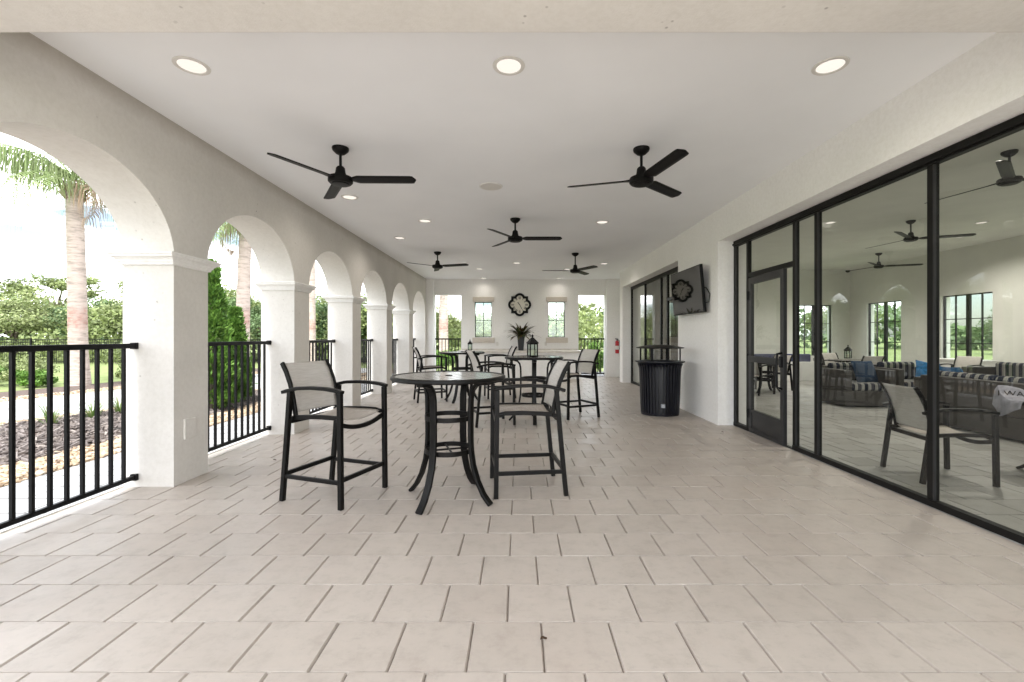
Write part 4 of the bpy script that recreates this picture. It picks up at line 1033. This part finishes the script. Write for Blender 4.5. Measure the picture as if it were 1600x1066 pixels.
trees = [ # x, y, proto, scale, rot, where
 (-36,27,0,1.0,0,'at the left edge of the first arch view'),(-31.5,31,3,1.0,40,'above the wood, left in the first arch'),(-28.5,26,1,1.05,80,'just left of the first palm trunk'),
 (-27,33,3,.98,150,'above the wood beside the first palm trunk'),(-25.5,27.5,2,.85,200,'behind the first palm trunk'),(-22.5,27,1,1.0,260,'right of the first palm, by the pillar'),
 (-23.5,33,0,1.05,20,'behind the pale tree right of the first palm'),(-19,28,0,.95,100,'hidden mostly by the first pillar'),(-16.2,27,2,.95,160,'left of the second palm trunk, above the conifers'),
 (-14.2,25.5,2,.80,220,'right of the second palm trunk in the second arch'),(-13.4,31,0,.95,300,'behind the dark tree in the second arch'),(-11.6,26,2,.88,30,'left of the third palm trunk in the third arch'),
 (-9.2,25,2,.85,110,'right of the third palm trunk in the third arch'),(-8.2,28,1,1.0,170,'filling the fourth arch, paler'),(-6.6,25,0,.85,240,'filling the fourth and fifth arch'),
 (-4.9,26,1,.62,10,'in the left end doorway, left of the palm trunk'),(-2.7,27,1,.56,75,'in the left end doorway, right of the palm trunk'),(-2.1,29,0,.46,130,'behind the left end window'),
 (.4,30,2,.5,190,'straight behind the clock wall'),(2.5,28,1,.58,250,'behind the right end window'),(4.3,32,3,.52,310,'left in the right doorway of the end wall'),(7.3,34,1,.62,50,'right in the right doorway of the end wall'),
 (14,40,1,.9,20,'outside the back lounge window'),(27,38,0,.7,70,'outside the corner of the lounge'),(37,33,2,.75,120,'outside the far side window of the lounge'),(36,24,1,.8,200,'outside the second side window of the lounge'),(40,12,0,.8,280,'outside the side windows, out to the right'),
 (-21,14,1,.9,40,'left of the path, beyond the frame'),(-44,22,0,1.05,90,'far left behind the fence')]
for i, (x,y,k,s,r,wh) in enumerate(trees):
    o = T[k] if all(t_[2] != k for t_ in trees[:i]) else copy_tree(T[k])
    place(o, (x,y,-.06), R(r), (s*1.05,s*1.05,s*(.70 if x < -17 else .62 if x < -5.5 else .9)), DESC[k]+' '+wh)
# understorey that reads as one mass behind the fence
rng = np.random.default_rng(77); n = 26000
px_ = rng.uniform(-48,12,n); base = 22.9+rng.uniform(0,3.2,n)+.6*np.sin(px_*.9); hz = (.8+.65*np.sin(px_*.55)+.5*np.sin(px_*1.7+1)+1.1)*rng.uniform(0,1,n)**.8
V, F = leaf_quads(np.stack([px_,base,hz-.05],1), np.tile([0,-.4,.6],(n,1)), .22, rng)
tag(npmesh('undergrowth', V, F, M['leaf_oak']), 'tangled green undergrowth in one mass behind the garden fence', 'undergrowth', kind='stuff')
rng = np.random.default_rng(78); n = 22000
a_ = rng.uniform(R(-70),R(75),n); rr_ = 62+rng.uniform(0,10,n); hz = (3.6+1.0*np.sin(a_*13)+.8*np.sin(a_*37+1))*rng.uniform(0,1,n)**.7
V, F = leaf_quads(np.stack([rr_*np.sin(a_),rr_*np.cos(a_),hz],1), np.tile([0,-.4,.6],(n,1)), .75, rng)
tag(npmesh('distant_wood', V, F, M['leaf_dark']), 'distant belt of dark wood closing the horizon', 'wood', kind='stuff')

def make_palm(label, loc, h, r0, rz, seed, crown=True, nf=20):
    t = thing('palm_tree', label, 'palm', loc, rz, 'palms by the path'); rng = random.Random(seed)
    n = 60; path = []; rad = []
    for i in range(n+1):
        u = i/n; z = h*u; path.append((.10*u*u, .03*math.sin(u*3), z))
        rad.append((r0*(1.28-.95*min(1,u*6)*.26-.16*u))*(1+.022*(i%2)))
    MB().tube(path, rad, 20).build('trunk', M['palm_bark'], t)
    if not crown: return t
    top = Vector(path[-1])
    mb = MB()
    for k in range(26):   # old leaf bases
        a = k*2.4; zz = top.z-.02-.016*k; p = Vector((top.x+rad[-1]*.9*math.cos(a), .9*rad[-1]*math.sin(a), zz)); q_ = p+Vector((.16*math.cos(a),.16*math.sin(a),.16+.05*rng.random()))
        mb.tube([p,q_], [.045,.018], 6)
    mb.build('leaf_bases', M['palm_dead'], t)
    for k in range(nf):
        dead = k in (3,)
        a = 2*PI*k/nf*3+rng.uniform(-.2,.2); el = R(rng.choice([4,14,28,42,58,74])+rng.uniform(-6,6)) if not dead else R(-8); L = rng.uniform(2.3,3.0) if not dead else 1.6; seg = 22
        p = top+Vector((0,0,.12)); dv = el; pts = []
        for j in range(seg+1):
            pts.append(p.copy()); p = p+Vector((math.cos(dv)*math.cos(a),math.cos(dv)*math.sin(a),math.sin(dv)))*(L/seg); dv -= R(5.2 if not dead else 8)*(.5+1.0*j/seg)
        sd = Vector((-math.sin(a),math.cos(a),0)); fb = MB()
        fb.tube(pts, [.022*(1-.85*j/seg) for j in range(seg+1)], 5)
        for j in range(2, seg+1):
            for sgn in (-1,1):
                for q_ in range(2):
                    f = q_/2+rng.uniform(0,.3); b0 = pts[j-1].lerp(pts[j],f); ll = (.86 if not dead else .8)*math.sin(PI*min(1,.18+.8*j/seg))**.6*rng.uniform(.8,1.15)
                    fw = (pts[j]-pts[j-1]).normalized(); out = sd*sgn*rng.uniform(.45,.8)+fw*.35
                    m1 = b0+out*ll*.42+Vector((0,0,-.06*ll)); m2 = b0+out*ll*.62+Vector((0,0,-.55*ll)); m3 = b0+out*ll*.66+Vector((0,0,-1.0*ll)); wv = fw*.0105
                    fb.add([b0-wv,b0+wv,m1+wv*1.1,m1-wv*1.1,m2+wv*.8,m2-wv*.8,m3], [(0,1,2,3),(3,2,4,5),(5,4,6)])
        fb.build('frond', M['palm_dead'] if dead else M['palm_leaf'], t)
    return t
make_palm('tall palm with ringed pale trunk and drooping fronds in the first arch', (-12.0,12.4,-.05), 5.45, .205, R(200), 3)
make_palm('palm with pinkish trunk rising behind the conifers in the second arch', (-8.75,14.4,-.05), 4.95, .20, R(40), 8)
make_palm('palm whose bare trunk alone shows in the third arch', (-9.75,21.4,-.05), 6.6, .20, R(120), 9)
make_palm('palm whose trunk shows in the left doorway of the end wall', (-3.55,21.5,-.05), 4.7, .22, R(70), 10, True, 12)

def make_conifer(label, loc, h, r, seed, n):
    rng = np.random.default_rng(seed); t = thing('conifer', label, 'conifer', loc, 0, 'cone shaped evergreens outside the arches')
    MB().tube([(0,0,-.05),(0,0,h*.9)], [.05,.012], 8).build('trunk', M['bark'], t)
    nb = 230; zs = rng.uniform(.02,1,nb)**1.05; az = rng.uniform(0,2*PI,nb)
    rad = r*(1-zs)**.92*(.82+.3*rng.uniform(0,1,nb))+.03; rad = np.where(zs < .1, rad*.85, rad)
    idx = rng.integers(0,nb,n); f = rng.uniform(.25,1.0,n)**.6
    pts = np.stack([np.cos(az[idx])*rad[idx]*f, np.sin(az[idx])*rad[idx]*f, zs[idx]*h+.30*rad[idx]*f*1.2],1)+rng.normal(size=(n,3))*np.array([.030,.030,.04])
    pts[:,2] = np.minimum(pts[:,2], h)
    # upward, outward sprays
    d_ = np.stack([np.cos(az[idx]),np.sin(az[idx]),np.full(n,1.3)],1)+rng.normal(size=(n,3))*.45; d_ /= np.linalg.norm(d_,axis=1)[:,None]
    s = np.cross(d_, rng.normal(size=(n,3))); s /= np.linalg.norm(s,axis=1)[:,None]
    L = (.075*rng.uniform(.6,1.4,n))[:,None]
    V = np.stack([pts, pts+d_*L*.5-s*.014, pts+d_*L, pts+d_*L*.5+s*.014],1).reshape(-1,3)
    npmesh('foliage', V, np.arange(4*n).reshape(n,4), M['leaf_conifer'], t); return t
make_conifer('taller bright green cone shaped conifer just past the first pillar', (-5.45,8.05,-.03), 2.62, .43, 21, 26000)
make_conifer('shorter cone shaped conifer leaning against the second palm trunk', (-5.62,9.0,-.03), 1.85, .31, 22, 15000)

def make_bush(label, loc, r, h, seed, n, mat, leaf=.06, name='shrub', group=None):
    rng = np.random.default_rng(seed); t = thing(name, label, 'shrub', loc, 0, group)
    pts, nr, C = crown_points(rng, n, 22, h*.5, r, h*.5, r*.36); pts[:,2] = np.maximum(pts[:,2], .0)
    V, F = leaf_quads(pts, nr+np.array([0,0,.5]), leaf, rng, 1.0)
    mb = MB()
    for c in C[:9]: mb.tube([(0,0,-.02),(c[0]*.5,c[1]*.5,c[2]*.6),tuple(c)], [.018,.012,.004], 5, False)
    mb.build('stem', M['bark'], t); npmesh('foliage', V, F, mat, t); return t
make_bush('bright green bush close outside the right doorway of the end wall', (3.0,16.8,-.03), .55, 1.25, 31, 5000, M['leaf_bush'], .08)
make_bush('leafy shrub outside the left doorway of the end wall', (-3.3,17.8,-.03), .7, 1.0, 32, 4500, M['leaf_bush'], .08)
G = 'low shrubs in the bed across the path'
for i,(x,y,r,h,m_,lb) in enumerate([(-13.6,12.6,.55,.8,'leaf_pale','rounded yellow green shrub left of the first palm base'),(-12.9,12.1,.38,.45,'leaf_bush','small bright shrub directly before the first palm base'),(-14.6,12.3,.5,.5,'leaf_bush','low green shrub beside the white bench'),
   (-15.8,13.4,.7,.9,'leaf_pale','larger pale shrub behind the white bench'),(-11.2,13.1,.35,.4,'leaf_oak','small shrub just right of the first palm base'),(-9.3,14.9,.4,.5,'leaf_bush','small shrub by the foot of the second palm'),(-13.0,15.5,.9,1.1,'leaf_oak','wide shrub on the lawn behind the first palm')]):
    make_bush(lb, (x,y,-.04), r, h, 40+i, 2600, M[m_], .07, 'shrub', G)
def make_tuft(seed, n=70):
    t = MB(); rng = random.Random(seed)
    for i in range(n):
        az = rng.uniform(0,2*PI); el = R(rng.uniform(48,88)); L = rng.uniform(.22,.46); p = Vector((.06*rng.uniform(0,1)*math.cos(az),.06*rng.random()*math.sin(az),0)); pts = []
        for j in range(5):
            pts.append(p.copy()); p = p+Vector((math.cos(el)*math.cos(az),math.cos(el)*math.sin(az),math.sin(el)))*(L/4); el -= R(rng.uniform(5,20))
        sd = Vector((-math.sin(az),math.cos(az),0)); vs = []
        for j, q_ in enumerate(pts): wd = .006*(1-j/4)+.0008; vs += [q_-sd*wd, q_+sd*wd]
        t.add(vs, [(2*j,2*j+1,2*j+3,2*j+2) for j in range(4)])
    return t
tf = None
tufts = [(-7.05,6.0,1.05,'at the left edge of the first arch'),(-6.95,6.75,1.0,'second from the left edge of the first arch'),(-6.85,7.3,1.1,'before the path, left of the middle in the first arch'),(-6.8,7.75,.95,'before the path, right of the middle in the first arch'),(-6.45,8.0,1.1,'right of the first arch, close to the pillar'),(-6.2,8.45,1.0,'behind the first pillar edge'),(-6.3,10.6,1.0,'in the second arch, right of the conifers'),(-6.0,11.6,1.0,'in the second arch, farther along the bed'),(-7.6,5.2,1.0,'near the left edge, beside the path'),(-5.9,13.2,1.0,'far along the mulch bed in the third arch')]
for i,(x,y,s,wh) in enumerate(tufts):
    if tf is None: tf = make_tuft(4).build('grass_clump', M['grass_blade']); o = tf
    else: o = tf.copy(); col.objects.link(o)
    place(o, (x,y,-.025), R(47*i), s); tag(o, 'green grass clump '+wh, 'grass clump', 'grass clumps along the mulch bed')
# pebbles and mulch chips (loose ground cover)
def scatter(name, label, cat, regions, count, size, m, seed, flat, kind='ico', z0=-.026):
    rng = np.random.default_rng(seed)
    if kind == 'ico':
        bmx = bmesh.new(); bmesh.ops.create_icosphere(bmx, subdivisions=1, radius=1); B = np.array([v.co[:] for v in bmx.verts]); FB = np.array([[v.index for v in f.verts] for f in bmx.faces]); bmx.free()
    else:
        B = np.array([(-1,-.3,0),(1,-.25,0),(1,.25,.0),(-1,.3,0),(-.9,-.2,.3),(.9,-.2,.3),(.9,.2,.3),(-.9,.2,.3)],dtype=float); FB = np.array([(4,5,6,7),(0,1,5,4),(1,2,6,5),(2,3,7,6),(3,0,4,7)])
    VS = []; FS = []; off = 0
    for fn, cnt in regions:
        for _ in range(cnt):
            x, y = fn(rng); a = rng.uniform(0,2*PI); s = size*rng.uniform(.5,1.5)
            sc_ = np.array([rng.uniform(.8,1.4),rng.uniform(.6,1.0),flat*rng.uniform(.7,1.2)])*s
            W = B*sc_*(1+rng.uniform(-.12,.12,(len(B),1)) if kind == 'ico' else 1)
            tl = rng.uniform(-.4,.4) if kind != 'ico' else 0
            ca, sa = math.cos(a), math.sin(a); z = W[:,2]+W[:,0]*tl
            VS.append(np.stack([W[:,0]*ca-W[:,1]*sa+x, W[:,0]*sa+W[:,1]*ca+y, z+z0+.25*size*flat+abs(tl)*.5*size],1)); FS.append(FB+off); off += len(B)
    return tag(npmesh(name, np.concatenate(VS), np.concatenate(FS), m, None, False), label, cat, kind='stuff')
def reg(fa, fb, y0, y1):
    def f(rng):
        y = y0+(y1-y0)*rng.uniform(0,1)**1.15; a, b = fa(y), fb(y); return a+(b-a)*rng.uniform(), y
    return f
scatter('pebbles', 'loose tan river pebbles edging the beds and the path', 'pebbles', [(reg(lambda y:-4.56, lambda y:-5.25, 2.6, 15), 6200), (reg(lambda y:fx_path0(y)+.5, lambda y:fx_path0(y), 4, 15), 2600), (reg(lambda y:fx_path1(y), lambda y:fx_path1(y)-.7, 7, 17), 2200)], 0, .030, M['pebble'], 5, .6)
scatter('mulch_chips', 'loose grey brown mulch chips covering the bed outside the arches', 'mulch', [(reg(lambda y:-5.15, lambda y:min(-5.3,fx_path0(y)+.4), 2.8, 15), 9000)], 0, .050, M['chip'], 6, 1.0, 'chip', -.024)
br_ = MB()
for (x,y,L,a) in ((-6.0,6.9,.7,20),(-5.7,6.3,.5,-10),(-5.6,8.9,.55,15)):
    c, s = math.cos(R(a)), math.sin(R(a)); o = MB().tube([(0,0,.02),(L*.4,.02,.05),(L,.0,.03)], [.010,.008,.005], 6).build('fallen_branch', M['numeral'])
    o.location = (x,y,-.02); o.rotation_euler = (0,0,R(a)); tag(o, {-6.0:'thin dark fallen branch on the mulch in the first arch, upper one', -5.7:'thin dark fallen branch on the mulch in the first arch, lower one', -5.6:'thin dark fallen branch on the mulch below the conifers'}[x], 'branch', 'fallen branches on the mulch')

# dry leaves blown onto the patio
for k,(x,y,a,lb) in enumerate([(.105,1.94,20,'dark curled dry leaf on the paver joint at the very front of the patio'),(2.55,6.55,70,'dry brown leaf on the pavers between the bin and the glass door'),(2.75,6.15,-30,'small dry leaf on the pavers close to the glass door'),(-2.55,4.75,10,'brown leaf scrap at the foot of the first pillar')]):
    o = MB().grid(lambda u,v: ((u-.5)*.055, (v-.5)*.022*(1-(2*u-1)**2+.05), .004+.014*(2*v-1)**2+.006*math.sin(5*u)), 8, 5).build('dry_leaf', M['dry_leaf'], None, solid=.001)
    place(o, (x,y,.002), R(a), .55); tag(o, lb, 'dry leaf', 'dry leaves on the patio')
# garden fence
def fence(label, x0, x1, y):
    t = thing('garden_fence', label, 'fence', (x0,y,-.06)); L = x1-x0; hgt = 1.22; step = 2.4; n = int(round(L/step)); step = L/n
    for k in range(n+1): MB().box((k*step-.03,-.03,0),(k*step+.03,.03,hgt+.06)).build('post', M['black'], t)
    for k in range(n):
        a = k*step+.03; b = (k+1)*step-.03; mb = MB()
        for z in (.12,hgt-.16,hgt-.03): mb.box((a,-.015,z),(b,.015,z+.03))
        m_ = int((b-a)/.11)
        for j in range(1,m_): x = a+(b-a)*j/m_; mb.box((x-.009,-.02,.05),(x+.009,-.0155,hgt+.02))
        mb.build('picket_panel', M['black'], t)
    return t
fence('black picket garden fence beyond the lawn', -50, -4.4, 22.0)
wb = thing('stone_bench', 'low pale stone bench by the bed at the left edge', 'bench', (-15.9,12.9,-.05))
MB().box((-.9,-.22,.24),(.9,.22,.33)).build('seat', M['pale_stone'], wb, bevel=.01)
for s in (-.6,.6): MB().box((s-.12,-.17,0),(s+.12,.17,.239)).build('support', M['pale_stone'], wb, bevel=.01)
